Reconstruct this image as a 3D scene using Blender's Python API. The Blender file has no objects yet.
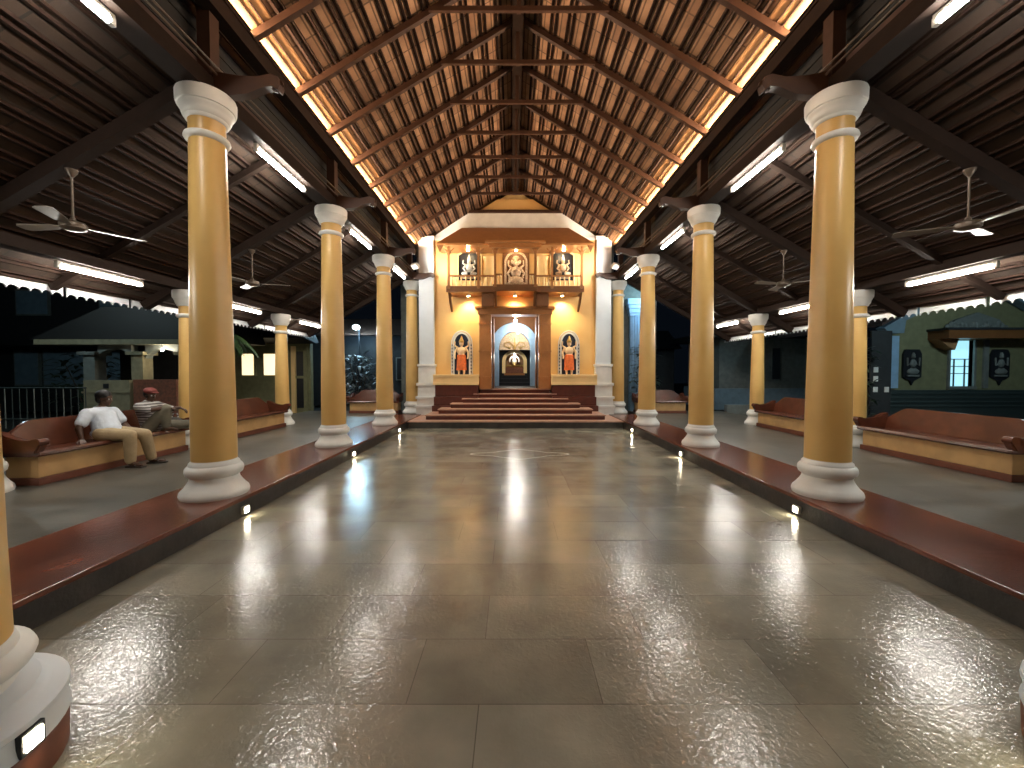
import bpy, bmesh, math, random
from mathutils import Vector, Matrix, noise
from math import pi, sin, cos, radians, sqrt
random.seed(7)
S = bpy.context.scene
COL = S.collection

# ------------------------------------------------------------ camera, world, exposure
cd = bpy.data.cameras.new('camera'); cam = bpy.data.objects.new('camera', cd); COL.objects.link(cam)
cd.sensor_width = 36; cd.lens = 400/1024*36; cd.clip_end = 200; cd.clip_start = 0.02
cam.location = (-0.1, 0, 1.6); cam.rotation_euler = (radians(90-1.72), 0, 0)
S.camera = cam
w = bpy.data.worlds.new('night'); S.world = w; w.use_nodes = True
w.node_tree.nodes['Background'].inputs[0].default_value = (0.10, 0.16, 0.26, 1)
w.node_tree.nodes['Background'].inputs[1].default_value = 0.007
S.view_settings.view_transform = 'Standard'; S.view_settings.look = 'None'
S.view_settings.exposure = 1.35; S.view_settings.gamma = 1; S.view_settings.use_curve_mapping = False
TUBE_E = 62.0       # fluorescent tube emission
COVE_W = 230.0      # warm cove light under the nave roof, watts per side

# ------------------------------------------------------------ materials
def mat(name, col, rough=0.6, metal=0, emit=None, es=0, bump=0, bscale=20, var=0, vscale=6, spec=None, coat=0, alt=None):
    m = bpy.data.materials.new(name); m.use_nodes = True
    nt = m.node_tree; b = nt.nodes['Principled BSDF']
    b.inputs['Base Color'].default_value = (*col, 1); b.inputs['Roughness'].default_value = rough
    b.inputs['Metallic'].default_value = metal
    if spec is not None: b.inputs['Specular IOR Level'].default_value = spec
    if coat: b.inputs['Coat Weight'].default_value = coat; b.inputs['Coat Roughness'].default_value = .15
    if emit: b.inputs['Emission Color'].default_value = (*emit, 1); b.inputs['Emission Strength'].default_value = es
    if bump or var:
        tc = nt.nodes.new('ShaderNodeTexCoord')
        n = nt.nodes.new('ShaderNodeTexNoise'); n.inputs['Scale'].default_value = vscale; n.inputs['Detail'].default_value = 5
        nt.links.new(tc.outputs['Object'], n.inputs['Vector'])
        if var:
            r = nt.nodes.new('ShaderNodeValToRGB')
            a = alt or [c*(1-var) for c in col]
            r.color_ramp.elements[0].position = .35; r.color_ramp.elements[1].position = .65
            r.color_ramp.elements[0].color = (*a, 1); r.color_ramp.elements[1].color = (*col, 1)
            nt.links.new(n.outputs['Fac'], r.inputs[0]); nt.links.new(r.outputs[0], b.inputs['Base Color'])
        if bump:
            n2 = nt.nodes.new('ShaderNodeTexNoise'); n2.inputs['Scale'].default_value = bscale; n2.inputs['Detail'].default_value = 3
            nt.links.new(tc.outputs['Object'], n2.inputs['Vector'])
            bp = nt.nodes.new('ShaderNodeBump'); bp.inputs['Strength'].default_value = bump; bp.inputs['Distance'].default_value = .02
            nt.links.new(n2.outputs['Fac'], bp.inputs['Height']); nt.links.new(bp.outputs[0], b.inputs['Normal'])
    return m

def stone_floor(name, c1, c2, mortar, bw, rh, rough, bumpy, rvar=.1):
    m = bpy.data.materials.new(name); m.use_nodes = True
    nt = m.node_tree; b = nt.nodes['Principled BSDF']; N = nt.nodes.new; L = nt.links.new
    tc = N('ShaderNodeTexCoord'); mp = N('ShaderNodeMapping'); mp.inputs['Location'].default_value = (.26, .0, 0)
    L(tc.outputs['Object'], mp.inputs['Vector'])
    br = N('ShaderNodeTexBrick'); br.inputs['Scale'].default_value = 1
    br.inputs['Brick Width'].default_value = bw; br.inputs['Row Height'].default_value = rh
    br.inputs['Mortar Size'].default_value = .003; br.inputs['Mortar Smooth'].default_value = .3
    br.inputs['Color1'].default_value = (*c1, 1); br.inputs['Color2'].default_value = (*c2, 1); br.inputs['Mortar'].default_value = (*mortar, 1)
    br.offset = .37; br.squash = 1.6; br.squash_frequency = 3
    L(mp.outputs[0], br.inputs['Vector'])
    n = N('ShaderNodeTexNoise'); n.inputs['Scale'].default_value = 1.7; n.inputs['Detail'].default_value = 7; L(tc.outputs['Object'], n.inputs['Vector'])
    mx = N('ShaderNodeMix'); mx.data_type = 'RGBA'; mx.blend_type = 'MULTIPLY'; mx.inputs[0].default_value = .85
    rp = N('ShaderNodeValToRGB'); rp.color_ramp.elements[0].position = .3; rp.color_ramp.elements[1].position = .7
    rp.color_ramp.elements[0].color = (.55, .55, .52, 1); rp.color_ramp.elements[1].color = (1.2, 1.17, 1.1, 1)
    L(n.outputs['Fac'], rp.inputs[0]); L(br.outputs['Color'], mx.inputs[6]); L(rp.outputs[0], mx.inputs[7]); L(mx.outputs[2], b.inputs['Base Color'])
    mr = N('ShaderNodeMapRange'); mr.inputs[3].default_value = rough-rvar; mr.inputs[4].default_value = rough+rvar
    L(n.outputs['Fac'], mr.inputs[0]); L(mr.outputs[0], b.inputs['Roughness'])
    # chisel-dressed surface: fine ripples plus slow undulation
    w1 = N('ShaderNodeTexNoise'); w1.inputs['Scale'].default_value = 36; w1.inputs['Detail'].default_value = 2; w1.inputs['Distortion'].default_value = .6
    L(tc.outputs['Object'], w1.inputs['Vector'])
    w2 = N('ShaderNodeTexNoise'); w2.inputs['Scale'].default_value = 4; L(tc.outputs['Object'], w2.inputs['Vector'])
    ad = N('ShaderNodeMath'); ad.operation = 'MULTIPLY_ADD'; ad.inputs[1].default_value = .7
    L(w2.outputs['Fac'], ad.inputs[0]); L(w1.outputs['Fac'], ad.inputs[2])
    sb = N('ShaderNodeMath'); sb.operation = 'MULTIPLY_ADD'; sb.inputs[1].default_value = -.3
    L(br.outputs['Fac'], sb.inputs[0]); L(ad.outputs[0], sb.inputs[2])
    bp = N('ShaderNodeBump'); bp.inputs['Strength'].default_value = bumpy; bp.inputs['Distance'].default_value = .01
    L(sb.outputs[0], bp.inputs['Height']); L(bp.outputs[0], b.inputs['Normal'])
    return m

def tile_ceiling(name, c1, c2, gap, bw, rh, rough=.75):
    # undersides of roof tiles in courses, u = along the building (y), v = up the slope (uses UV in metres)
    m = bpy.data.materials.new(name); m.use_nodes = True
    nt = m.node_tree; b = nt.nodes['Principled BSDF']; N = nt.nodes.new; L = nt.links.new
    uv = N('ShaderNodeUVMap')
    br = N('ShaderNodeTexBrick'); br.inputs['Scale'].default_value = 1; br.offset = 0
    br.inputs['Brick Width'].default_value = bw; br.inputs['Row Height'].default_value = rh
    br.inputs['Mortar Size'].default_value = .012; br.inputs['Mortar Smooth'].default_value = .1
    br.inputs['Color1'].default_value = (*c1, 1); br.inputs['Color2'].default_value = (*c2, 1); br.inputs['Mortar'].default_value = (*gap, 1)
    L(uv.outputs[0], br.inputs['Vector'])
    n = N('ShaderNodeTexNoise'); n.inputs['Scale'].default_value = 3; n.inputs['Detail'].default_value = 6; L(uv.outputs[0], n.inputs['Vector'])
    mx = N('ShaderNodeMix'); mx.data_type = 'RGBA'; mx.blend_type = 'MULTIPLY'; mx.inputs[0].default_value = .7
    rp = N('ShaderNodeValToRGB'); rp.color_ramp.elements[0].position = .35; rp.color_ramp.elements[1].position = .65
    rp.color_ramp.elements[0].color = (.5, .45, .4, 1); rp.color_ramp.elements[1].color = (1.2, 1.15, 1.1, 1)
    L(n.outputs['Fac'], rp.inputs[0]); L(br.outputs['Color'], mx.inputs[6]); L(rp.outputs[0], mx.inputs[7]); L(mx.outputs[2], b.inputs['Base Color'])
    b.inputs['Roughness'].default_value = rough
    bp = N('ShaderNodeBump'); bp.inputs['Strength'].default_value = .25; bp.inputs['Distance'].default_value = .01; bp.invert = True
    L(br.outputs['Fac'], bp.inputs['Height']); L(bp.outputs[0], b.inputs['Normal'])
    return m

def wood(name, c, rough=.4, scale=3, var=.5):
    m = bpy.data.materials.new(name); m.use_nodes = True
    nt = m.node_tree; b = nt.nodes['Principled BSDF']; N = nt.nodes.new; L = nt.links.new
    tc = N('ShaderNodeTexCoord'); wv = N('ShaderNodeTexNoise'); wv.inputs['Scale'].default_value = scale*2; wv.inputs['Distortion'].default_value = 1.5; wv.inputs['Detail'].default_value = 6
    L(tc.outputs['Object'], wv.inputs['Vector'])
    r = N('ShaderNodeValToRGB'); r.color_ramp.elements[0].color = (*[x*(1-var) for x in c], 1); r.color_ramp.elements[1].color = (*c, 1)
    L(wv.outputs['Fac'], r.inputs[0]); L(r.outputs[0], b.inputs['Base Color']); b.inputs['Roughness'].default_value = rough; b.inputs['Specular IOR Level'].default_value = .15 if rough > .6 else .5
    return m

M = {
 'floor': stone_floor('dressed stone slabs', (.27, .262, .222), (.20, .192, .16), (.13, .12, .10), .95, .47, .15, .23, .05),
 'aisle': stone_floor('aisle stone', (.12, .115, .10), (.085, .08, .07), (.05, .05, .04), 1.2, .6, .34, .18),
 'redox': mat('red oxide polished', (.17, .050, .026), .2, var=.45, vscale=2.2, bump=.05, bscale=14),
 'tread': mat('pale pink step nosing', (.46, .27, .20), .35, var=.25),  # treads and nosings paler than the risers
 'redstep': mat('dark red step', (.10, .022, .014), .3, var=.3),
 'darkstone': mat('dark kerb stone', (.045, .038, .032), .5, var=.5, vscale=5, bump=.3),
 'ochre': mat('ochre wall paint', (.68, .44, .15), .36, var=.10, vscale=1.6, alt=(.60, .37, .12)),
 'cream': mat('cream yellow paint', (.84, .61, .28), .5, var=.1, vscale=2),
 'white': mat('white lime paint', (.78, .78, .74), .45, var=.14, vscale=3.5),
 'bluewhite': mat('pale blue white paint', (.66, .72, .76), .5, var=.1, vscale=2),
 'orangewall': mat('deep ochre wall', (.80, .52, .20), .5, var=.12, vscale=1.2, alt=(.74, .44, .15)),
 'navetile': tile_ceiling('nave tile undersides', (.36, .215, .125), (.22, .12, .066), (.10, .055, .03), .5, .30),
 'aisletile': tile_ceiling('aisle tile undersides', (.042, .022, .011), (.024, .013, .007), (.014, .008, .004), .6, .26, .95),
 'batten': mat('dark batten', (.022, .010, .006), .85, var=.3, spec=.15),
 'rafter': wood('teak rafter', (.060, .026, .014), .5),
 'darkbeam': wood('dark old beam', (.022, .012, .008), .75),
 'ledge': mat('pale brown and painted eave glow', (.40, .22, .10), .5, var=.3),  # pale brown; on the eave strip it carries painted cove glow
 'teak': wood('polished teak', (.42, .18, .06), .3, 2.2, .4),
 'teakdark': wood('carved teak', (.22, .09, .03), .4, 4, .4),
 'redwood': mat('red oxide bench', (.115, .035, .018), .25, var=.35, vscale=3, alt=(.07, .022, .012), bump=.04),
 'benchbase': mat('bench base paint', (.50, .31, .13), .5, var=.2, vscale=4),
 'benchfoot': mat('bench plinth red', (.16, .05, .026), .45, var=.3),
 'blk': mat('black recess', (.012, .014, .018), .4),
 'navy': mat('dark blue niche paint', (.02, .035, .075), .5),
 'skyblue': mat('sky blue paint', (.30, .48, .68), .5, var=.12),
 'porchpaint': mat('weathered cream porch paint', (.24, .22, .14), .7, var=.25),
 'blade': mat('fan blade', (.20, .17, .14), .4),
 'statuecream': mat('carved cream stone', (.60, .42, .25), .6, var=.4, vscale=18, bump=.3, bscale=40),
 'statuegrey': mat('grey white stone figure', (.55, .55, .50), .55, var=.3, vscale=20),
 'orange': mat('orange drape', (.80, .17, .03), .6, var=.3, vscale=18),
 'skinpaint': mat('painted pale skin', (.80, .58, .34), .5),
 'gold': mat('gilded carving', (.55, .36, .12), .35, metal=.6, var=.4, vscale=25),
 'silver': mat('silver idol', (.75, .72, .65), .3, metal=.6),
 'metalwhite': mat('white enamel metal', (.55, .54, .5), .35),
 'metalgrey': mat('brown fan metal', (.10, .075, .055), .35, metal=.4),
 'tube': mat('lit tube', (1, 1, 1), .4, emit=(1.0, .95, .86), es=TUBE_E),
 'foot': mat('lit foot lamp', (1, 1, 1), .4, emit=(1.0, .88, .60), es=55),
 'bulb': mat('lit bulb', (1, 1, 1), .4, emit=(1.0, .95, .85), es=60),
 'down': mat('lit downlight', (1, 1, 1), .4, emit=(1.0, .80, .42), es=30),
 'cove': mat('lit cove strip', (1, 1, 1), .4, emit=(1.0, .66, .33), es=5),
 'streetlamp': mat('lit blue white street lamp', (1, 1, 1), .4, emit=(.55, .88, 1.0), es=90),
 'litwin': mat('lit window', (1, 1, 1), .4, emit=(1.0, .78, .45), es=.6),
 'litblue': mat('lit blue window', (.6, .8, .9), .4, emit=(.30, .62, .72), es=.55),
 'fascia': mat('white painted fascia', (.75, .77, .78), .5),
 'ground': mat('night ground', (.035, .037, .035), .8, var=.4),
 'housegreen': mat('yellow green house paint', (.20, .20, .105), .7, var=.2),
 'housegrey': mat('grey house wall', (.16, .18, .17), .7, var=.25),
 'houseblue': mat('blue grey boards', (.16, .24, .30), .6, var=.2),
 'housedark': mat('dark house wall', (.02, .022, .024), .7, var=.3),
 'roofdark': mat('dark roof sheet', (.009, .009, .009), .6),
 'rooftile': mat('dark clay roof', (.06, .03, .022), .7, var=.4),
 'brick': mat('red brick', (.22, .075, .04), .7, var=.4, vscale=14, alt=(.12, .05, .03)),
 'plinthdark': mat('dark green plinth', (.03, .045, .045), .5),
 'leaf': mat('palm leaf', (.035, .075, .022), .5, var=.4),
 'leafdark': mat('night leaf', (.03, .055, .03), .5, var=.4),
 'leafpale': mat('pale variegated leaf', (.30, .36, .36), .5, var=.5, vscale=12),
 'trunk': mat('bark', (.06, .045, .03), .8),
 'skin': mat('brown skin', (.075, .034, .018), .45, var=.15),
 'hair': mat('black hair', (.006, .005, .005), .5),
 'shirt': mat('white printed shirt', (.62, .68, .76), .7, var=.16, vscale=9, bump=.25, bscale=22),
 'khaki': mat('khaki trousers', (.40, .30, .17), .75, var=.2, vscale=7, bump=.3, bscale=18),
 'darkpants': mat('dark trousers', (.07, .068, .062), .8, var=.3, bump=.3, bscale=18),
 'greytr': mat('grey green trousers', (.17, .155, .11), .8, var=.25, bump=.3, bscale=18),
 'cap': mat('red cap', (.14, .02, .015), .6),
 'sandal': mat('sandal', (.03, .02, .015), .5),
}
# striped shirt
def stripes(name, a, b_, sc):
    m = mat(name, a, .7); nt = m.node_tree; b = nt.nodes['Principled BSDF']
    tc = nt.nodes.new('ShaderNodeTexCoord'); wv = nt.nodes.new('ShaderNodeTexWave'); wv.bands_direction = 'Z'
    wv.inputs['Scale'].default_value = sc; wv.inputs['Distortion'].default_value = .6
    r = nt.nodes.new('ShaderNodeValToRGB'); r.color_ramp.elements[0].position = .42; r.color_ramp.elements[1].position = .58
    r.color_ramp.elements[0].color = (*a, 1); r.color_ramp.elements[1].color = (*b_, 1)
    nt.links.new(tc.outputs['Object'], wv.inputs['Vector']); nt.links.new(wv.outputs['Fac'], r.inputs[0]); nt.links.new(r.outputs[0], b.inputs['Base Color'])
    return m
M['striped'] = stripes('striped shirt', (.42, .40, .38), (.10, .085, .08), 7)
M['brickpanel'] = M['brick']

# ------------------------------------------------------------ mesh helpers
class MB:
    def __init__(s): s.bm = bmesh.new()
    def box(s, x0, x1, y0, y1, z0, z1, bev=0):
        t = bmesh.new(); bmesh.ops.create_cube(t, size=1)
        for v in t.verts: v.co = Vector(((x0+x1)/2+v.co.x*(x1-x0), (y0+y1)/2+v.co.y*(y1-y0), (z0+z1)/2+v.co.z*(z1-z0)))
        if bev: bmesh.ops.bevel(t, geom=t.edges[:], offset=bev, segments=2, affect='EDGES', profile=.7)
        s.merge(t); return s
    def merge(s, t, mtx=None):
        if mtx: t.transform(mtx)
        mp = {v: s.bm.verts.new(v.co) for v in t.verts}
        for f in t.faces:
            try: nf = s.bm.faces.new([mp[v] for v in f.verts]); nf.smooth = f.smooth
            except ValueError: pass
        t.free(); return s
    def lathe(s, prof, n=32, cx=0, cy=0, cz=0, cap=True, sx=1, sy=1):
        rings = []
        for r, z in prof: rings.append([s.bm.verts.new((cx+r*cos(2*pi*i/n)*sx, cy+r*sin(2*pi*i/n)*sy, cz+z)) for i in range(n)])
        for a, b in zip(rings, rings[1:]):
            for i in range(n):
                f = s.bm.faces.new((a[i], a[(i+1) % n], b[(i+1) % n], b[i])); f.smooth = True
        if cap:
            s.bm.faces.new(rings[0][::-1]); s.bm.faces.new(rings[-1])
        return s
    def tube(s, pts, rad, n=8):
        pts = [Vector(p) for p in pts]
        if not isinstance(rad, (list, tuple)): rad = [rad]*len(pts)
        rings = []; up = None
        for i, p in enumerate(pts):
            d = (pts[min(i+1, len(pts)-1)]-pts[max(i-1, 0)]).normalized()
            if up is None: up = Vector((0, 0, 1)) if abs(d.z) < .9 else Vector((1, 0, 0))
            a = d.cross(up).normalized(); b = a.cross(d).normalized(); up = b
            rings.append([s.bm.verts.new(p+a*rad[i]*cos(2*pi*k/n)+b*rad[i]*sin(2*pi*k/n)) for k in range(n)])
        for a, b in zip(rings, rings[1:]):
            for k in range(n):
                f = s.bm.faces.new((a[k], a[(k+1) % n], b[(k+1) % n], b[k])); f.smooth = n > 5
        s.bm.faces.new(rings[0][::-1]); s.bm.faces.new(rings[-1]); return s
    def beam(s, p0, p1, wd, ht):      # rectangular timber, wd across, ht vertical-ish
        p0, p1 = Vector(p0), Vector(p1); d = (p1-p0).normalized()
        a = d.cross(Vector((0, 0, 1))); a = a.normalized() if a.length > 1e-4 else Vector((1, 0, 0)); b = a.cross(d).normalized()
        vs = [s.bm.verts.new(p+a*sx*wd/2+b*sy*ht/2) for p in (p0, p1) for sx, sy in ((-1, -1), (1, -1), (1, 1), (-1, 1))]
        for f in ((3, 2, 1, 0), (4, 5, 6, 7), (0, 1, 5, 4), (1, 2, 6, 5), (2, 3, 7, 6), (3, 0, 4, 7)): s.bm.faces.new([vs[i] for i in f])
        return s
    def prism(s, poly, axis, a0, a1, bev=0):   # poly of 2D points, extruded along axis between a0 and a1
        def P(u, v, t): return {'x': (t, u, v), 'y': (u, t, v), 'z': (u, v, t)}[axis]
        t = bmesh.new()
        A = [t.verts.new(P(u, v, a0)) for u, v in poly]; B = [t.verts.new(P(u, v, a1)) for u, v in poly]
        n = len(poly); t.faces.new(A); t.faces.new(B[::-1])
        for i in range(n): t.faces.new((A[i], B[i], B[(i+1) % n], A[(i+1) % n]))
        bmesh.ops.recalc_face_normals(t, faces=t.faces[:])
        if bev: bmesh.ops.bevel(t, geom=t.edges[:], offset=bev, segments=2, affect='EDGES')
        bmesh.ops.triangulate(t, faces=[f for f in t.faces if len(f.verts) > 4])
        return s.merge(t)
    def strip(s, outer, inner, axis, a0, a1):   # ring between two matching polylines, extruded
        n = len(outer)
        for i in range(n-1):
            s.prism([outer[i], outer[i+1], inner[i+1], inner[i]], axis, a0, a1)
        return s
    def ball(s, c, r, seg=16, sc=(1, 1, 1), rot=None):
        t = bmesh.new(); bmesh.ops.create_uvsphere(t, u_segments=seg, v_segments=max(6, seg//2+2), radius=r)
        for f in t.faces: f.smooth = True
        mt = Matrix.Translation(c) @ (rot or Matrix()) @ Matrix.Diagonal((*sc, 1))
        return s.merge(t, mt)
    def build(s, name, m, parent=None, smooth=False, recalc=False):
        me = bpy.data.meshes.new(name)
        if recalc: bmesh.ops.recalc_face_normals(s.bm, faces=s.bm.faces[:])
        s.bm.to_mesh(me); s.bm.free()
        if smooth:
            for p in me.polygons: p.use_smooth = True
        me.materials.append(M[m] if isinstance(m, str) else m)
        if any(p.use_smooth for p in me.polygons) and not smooth: me.set_sharp_from_angle(angle=radians(50))
        o = bpy.data.objects.new(name, me); COL.objects.link(o)
        if parent: o.parent = parent
        return o

def empty(name, loc=(0, 0, 0), rz=0):
    o = bpy.data.objects.new(name, None); COL.objects.link(o); o.location = loc; o.rotation_euler = (0, 0, rz); o.empty_display_size = .2
    return o
def tag(o, label, cat, group=None, kind=None):
    o['label'] = label; o['category'] = cat
    if group: o['group'] = group
    if kind: o['kind'] = kind
    return o
def struct(o, label=None, cat=None):
    o['kind'] = 'structure'
    if label: o['label'] = label
    if cat: o['category'] = cat
    return o
def copy_tree(o, parent=None):
    c = o.copy(); COL.objects.link(c)
    if parent: c.parent = parent
    for ch in list(o.children): copy_tree(ch, c)
    return c
def arc(cx, cz, r, a0, a1, n, rz=None):
    rz = rz or r
    return [(cx+r*cos(radians(a0+(a1-a0)*i/n)), cz+rz*sin(radians(a0+(a1-a0)*i/n))) for i in range(n+1)]
ORD = ['nearest', 'second nearest', 'third', 'fourth', 'fifth', 'sixth', 'seventh', 'eighth', 'ninth', 'tenth', 'eleventh', 'twelfth', 'thirteenth']

# ------------------------------------------------------------ dimensions (metres)
KH = .22          # height of kerb and aisle floors
KX = 3.08         # inner kerb edge
CX = 3.45         # inner column rows
CYS = [4.48, 7.5, 10.52, 13.45]
OXL, OXR = -6.15, 6.35
OYS = [4.48, 7.5, 10.52, 13.5]
FY = 13.3         # facade plane
PLX, PLZ, RZ = 3.3, 5.70, 7.62   # nave wall plate and ridge
Y0, Y1 = -2.0, FY
EVX, EVZ = 7.0, 2.86

# ------------------------------------------------------------ floors
struct(MB().box(-KX, KX, -3, 11.6, -.1, 0).build('floor', 'floor'))
struct(MB().box(-40, 40, -8, 60, -.2, -.11).build('ground', 'ground'), 'dark ground outside the pavilion', 'ground')
for sgn, nm in ((-1, 'left'), (1, 'right')):
    a, b = sorted((sgn*(KX+.95), sgn*7.3))
    o = struct(MB().box(a, b, -3, 14.2, -.1, KH).build('floor_'+nm, 'aisle'))
    a, b = sorted((sgn*(KX-.02), sgn*(KX+.95)))
    o = struct(MB().box(a, b, -3, 13.0, KH-.035, KH+.004, .008).build('trim_1' if sgn < 0 else 'trim_2', 'redox'))
    a, b = sorted((sgn*KX, sgn*(KX+.95)))
    struct(MB().box(a, b, -3, 13.0, -.1, KH-.035).build('trim_3' if sgn < 0 else 'trim_4', 'darkstone'))

# floor inlay: a pointed lotus outline of metal strip, flush with the stone
ip = []
for i in range(97):
    t = 2*pi*i/96; r = .42+.30*abs(cos(t*2))**6*(1 if abs(cos(t)) > .7 else .35)
    ip.append((r*1.35*cos(t), r*.9*sin(t)))
m_ = MB()
for i in range(96):
    (x0, y0), (x1, y1) = ip[i], ip[i+1]
    q = [(x0, y0), (x1, y1), (x1*.965, y1*.95), (x0*.965, y0*.95)]
    m_.prism(q, 'z', 0, .004)
o = m_.build('floor_inlay', 'statuegrey'); o.location = (.05, 7.75, 0)
tag(o, 'thin white pointed outline laid in the stone floor before the steps', 'floor inlay')

# ------------------------------------------------------------ nave roof
SL = sqrt(PLX**2+(RZ-PLZ)**2)
def slope_plane(name, p_low, p_high, y0, y1, thick, m, kind=True):
    # underside quad with UV in metres, plus a tile-roof top
    bm = bmesh.new(); uvl = bm.loops.layers.uv.new('UVMap')
    xl, zl = p_low; xh, zh = p_high; L_ = sqrt((xh-xl)**2+(zh-zl)**2)
    vs = [bm.verts.new(c) for c in ((xl, y0, zl), (xl, y1, zl), (xh, y1, zh), (xh, y0, zh))]
    vt = [bm.verts.new((c[0], c[1], c[2]+thick)) for c in ((xl, y0, zl), (xl, y1, zl), (xh, y1, zh), (xh, y0, zh))]
    f = bm.faces.new(vs); uvs = [(0, 0), (y1-y0, 0), (y1-y0, L_), (0, L_)]
    for l, u in zip(f.loops, uvs): l[uvl].uv = u
    f2 = bm.faces.new(vt[::-1]); f2.material_index = 1
    for i in range(4):
        g = bm.faces.new((vs[i], vt[i], vt[(i+1) % 4], vs[(i+1) % 4])); g.material_index = 1
    bmesh.ops.recalc_face_normals(bm, faces=bm.faces[:])
    me = bpy.data.meshes.new(name); bm.to_mesh(me); bm.free(); me.materials.append(M[m]); me.materials.append(M['rooftile'])
    o = bpy.data.objects.new(name, me); COL.objects.link(o); return struct(o)
for sgn in (-1, 1):
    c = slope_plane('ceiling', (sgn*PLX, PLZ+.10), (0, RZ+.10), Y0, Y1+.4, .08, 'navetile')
    # paired battens along the roof, carried by the rafters
    b = MB(); n = 13
    for k in range(n):
        for dd in (0, .085):
            t = (k*.30+.10+dd)/SL
            if t > .985: continue
            x = sgn*PLX*(1-t); z = PLZ+.10+(RZ-PLZ)*t
            b.beam((x, Y0, z-.018), (x, Y1, z-.018), .042, .036)
    struct(b.build('trim_5' if sgn < 0 else 'trim_6', 'batten'))
struct(MB().box(-.09, .09, Y0, Y1, RZ-.22, RZ+.06).build('trim_7', 'darkbeam'))
for sgn in (-1, 1):   # added pale strip at the slope foot: cove glow painted as colour
    q = MB(); k_ = (RZ-PLZ)/PLX
    q.prism([(sgn*(PLX-.02), PLZ+.10), (sgn*(PLX-.26), PLZ+.10+.24*k_), (sgn*(PLX-.26), PLZ+.075+.24*k_), (sgn*(PLX-.02), PLZ+.075)], 'y', Y0, Y1)
    struct(q.build('trim_26' if sgn < 0 else 'trim_27', 'ledge'))

# trusses: two rafters and a collar tie, one metre apart
tr = empty('roof_truss')
for sgn in (-1, 1):
    MB().beam((sgn*(PLX-.03), 0, PLZ+.005), (sgn*.04, 0, RZ-.0), .07, .09).build('rafter', 'rafter', tr)
cz = PLZ+(RZ-PLZ)*.62-.02; cxh = PLX*.38+.06
MB().box(-cxh, cxh, -.075, -.03, cz-.035, cz+.035).build('collar_tie', 'rafter', tr)
MB().box(-.03, .03, -.03, .03, cz, RZ-.1).build('king_post', 'rafter', tr)
ys = [1.03+i for i in range(12)]
for i, y in enumerate(ys):
    t = tr if i == 0 else copy_tree(tr)
    t.location = (0, y, 0) if i < 12 else (0, 12.9, 0)
    where = 'nearest truss overhead' if i == 0 else ('just before the white gable' if i == 11 else '%s counting from the near end' % ORD[i])
    tag(t, 'brown timber nave roof truss with collar tie, %s' % where, 'roof truss', 'nave roof trusses')

# wall plates, dark clerestory boarding, beams over the columns, posts
for sgn in (-1, 1):
    side = 'left' if sgn < 0 else 'right'
    X = lambda v: sgn*v
    def bx(mb, a, b, *r): a, b = sorted((sgn*a, sgn*b)); return mb.box(a, b, *r)
    struct(bx(MB(), 3.26, 3.42, Y0, Y1, PLZ-.22, PLZ-.04).build('trim_8' if sgn < 0 else 'trim_9', 'darkbeam'))
    # ledge board that carries the cove strip, tipped up along the roof foot
    b = MB(); b.prism([(X(3.40), PLZ-.04), (X(3.24), PLZ-.04), (X(3.24), PLZ-.01), (X(3.40), PLZ-.01)], 'y', Y0, Y1)
    struct(b.build('trim_10' if sgn < 0 else 'trim_11', 'darkbeam'))
    b = bx(MB(), 3.60, 3.64, Y0, Y1+.1, 4.85, PLZ+.1)
    for k in range(6): bx(b, 3.585, 3.61, Y0, Y1, 4.95+k*.14, 4.965+k*.14)
    struct(b.build('wall_'+side, 'roofdark'))
    # double beam on the capitals
    b = bx(MB(), 3.33, 3.57, Y0, Y1+.25, 4.60, 4.78)
    struct(b.build('trim_12' if sgn < 0 else 'trim_13', 'darkbeam'))
    for i, y in enumerate(CYS[:3]+[13.1]):
        bb = MB(); bb.box(-.07, .07, -.07, .07, 4.78, PLZ-.04)
        p = empty('roof_post', (X(3.42), y, 0)); 
        q = bb.build('post', 'rafter', p)
        # carved bracket reaching into the nave, curled at its end
        g = MB()
        poly = [(-.02, 4.72), (-.25, 4.70), (-.45, 4.72), (-.62, 4.79), (-.72, 4.80), (-.78, 4.76), (-.80, 4.82), (-.78, 4.90), (-.70, 4.93), (-.55, 4.90), (-.35, 4.91), (-.02, 4.97)]
        g.prism([(sgn*u, v-.10) for u, v in poly], 'y', -.05, .05)
        g.tube([(sgn*(-.75-.055*cos(a*.6)), 0, 4.73+.055*sin(a*.6)) for a in range(9)], .02, 6)
        g.build('carved_bracket', 'rafter', p)
        tag(p, 'dark timber post with curled bracket above the %s %s nave column' % (['nearest', 'second', 'third', 'farthest'][i], side), 'roof post', 'posts over the nave columns')
    # conduits strapped along the beam
    b = MB()
    for k, (xx, zz) in enumerate(((3.30, 4.83), (3.31, 4.92))):
        b.tube([(X(xx), Y0+j*.8, zz+.012*sin(j*2.1+k)) for j in range(20)], .012, 6)
    tag(b.build('cable_conduit', 'metalgrey'), 'thin dark cables running on the beam above the %s nave columns' % side, 'cable')
    # cove strip light: lit tape behind the ledge lip
    o = bx(MB(), 3.285, 3.32, Y0, Y1-.1, PLZ-.008, PLZ+.0).build('cove_light', 'cove')
    tag(o, 'warm cove strip light along the %s foot of the nave roof' % side, 'light')
    ld = bpy.data.lights.new('cove_lamp', 'AREA'); ld.shape = 'RECTANGLE'; ld.size = .05; ld.size_y = Y1-Y0-.4; ld.energy = COVE_W; ld.color = (1.0, .66, .40); ld.spread = radians(110)
    lo = bpy.data.objects.new('cove_lamp', ld); COL.objects.link(lo); lo.parent = o
    lo.location = (X(3.30), (Y0+Y1)/2, PLZ+.012)
    lo.rotation_euler = (0, radians(sgn*119), 0)

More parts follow.
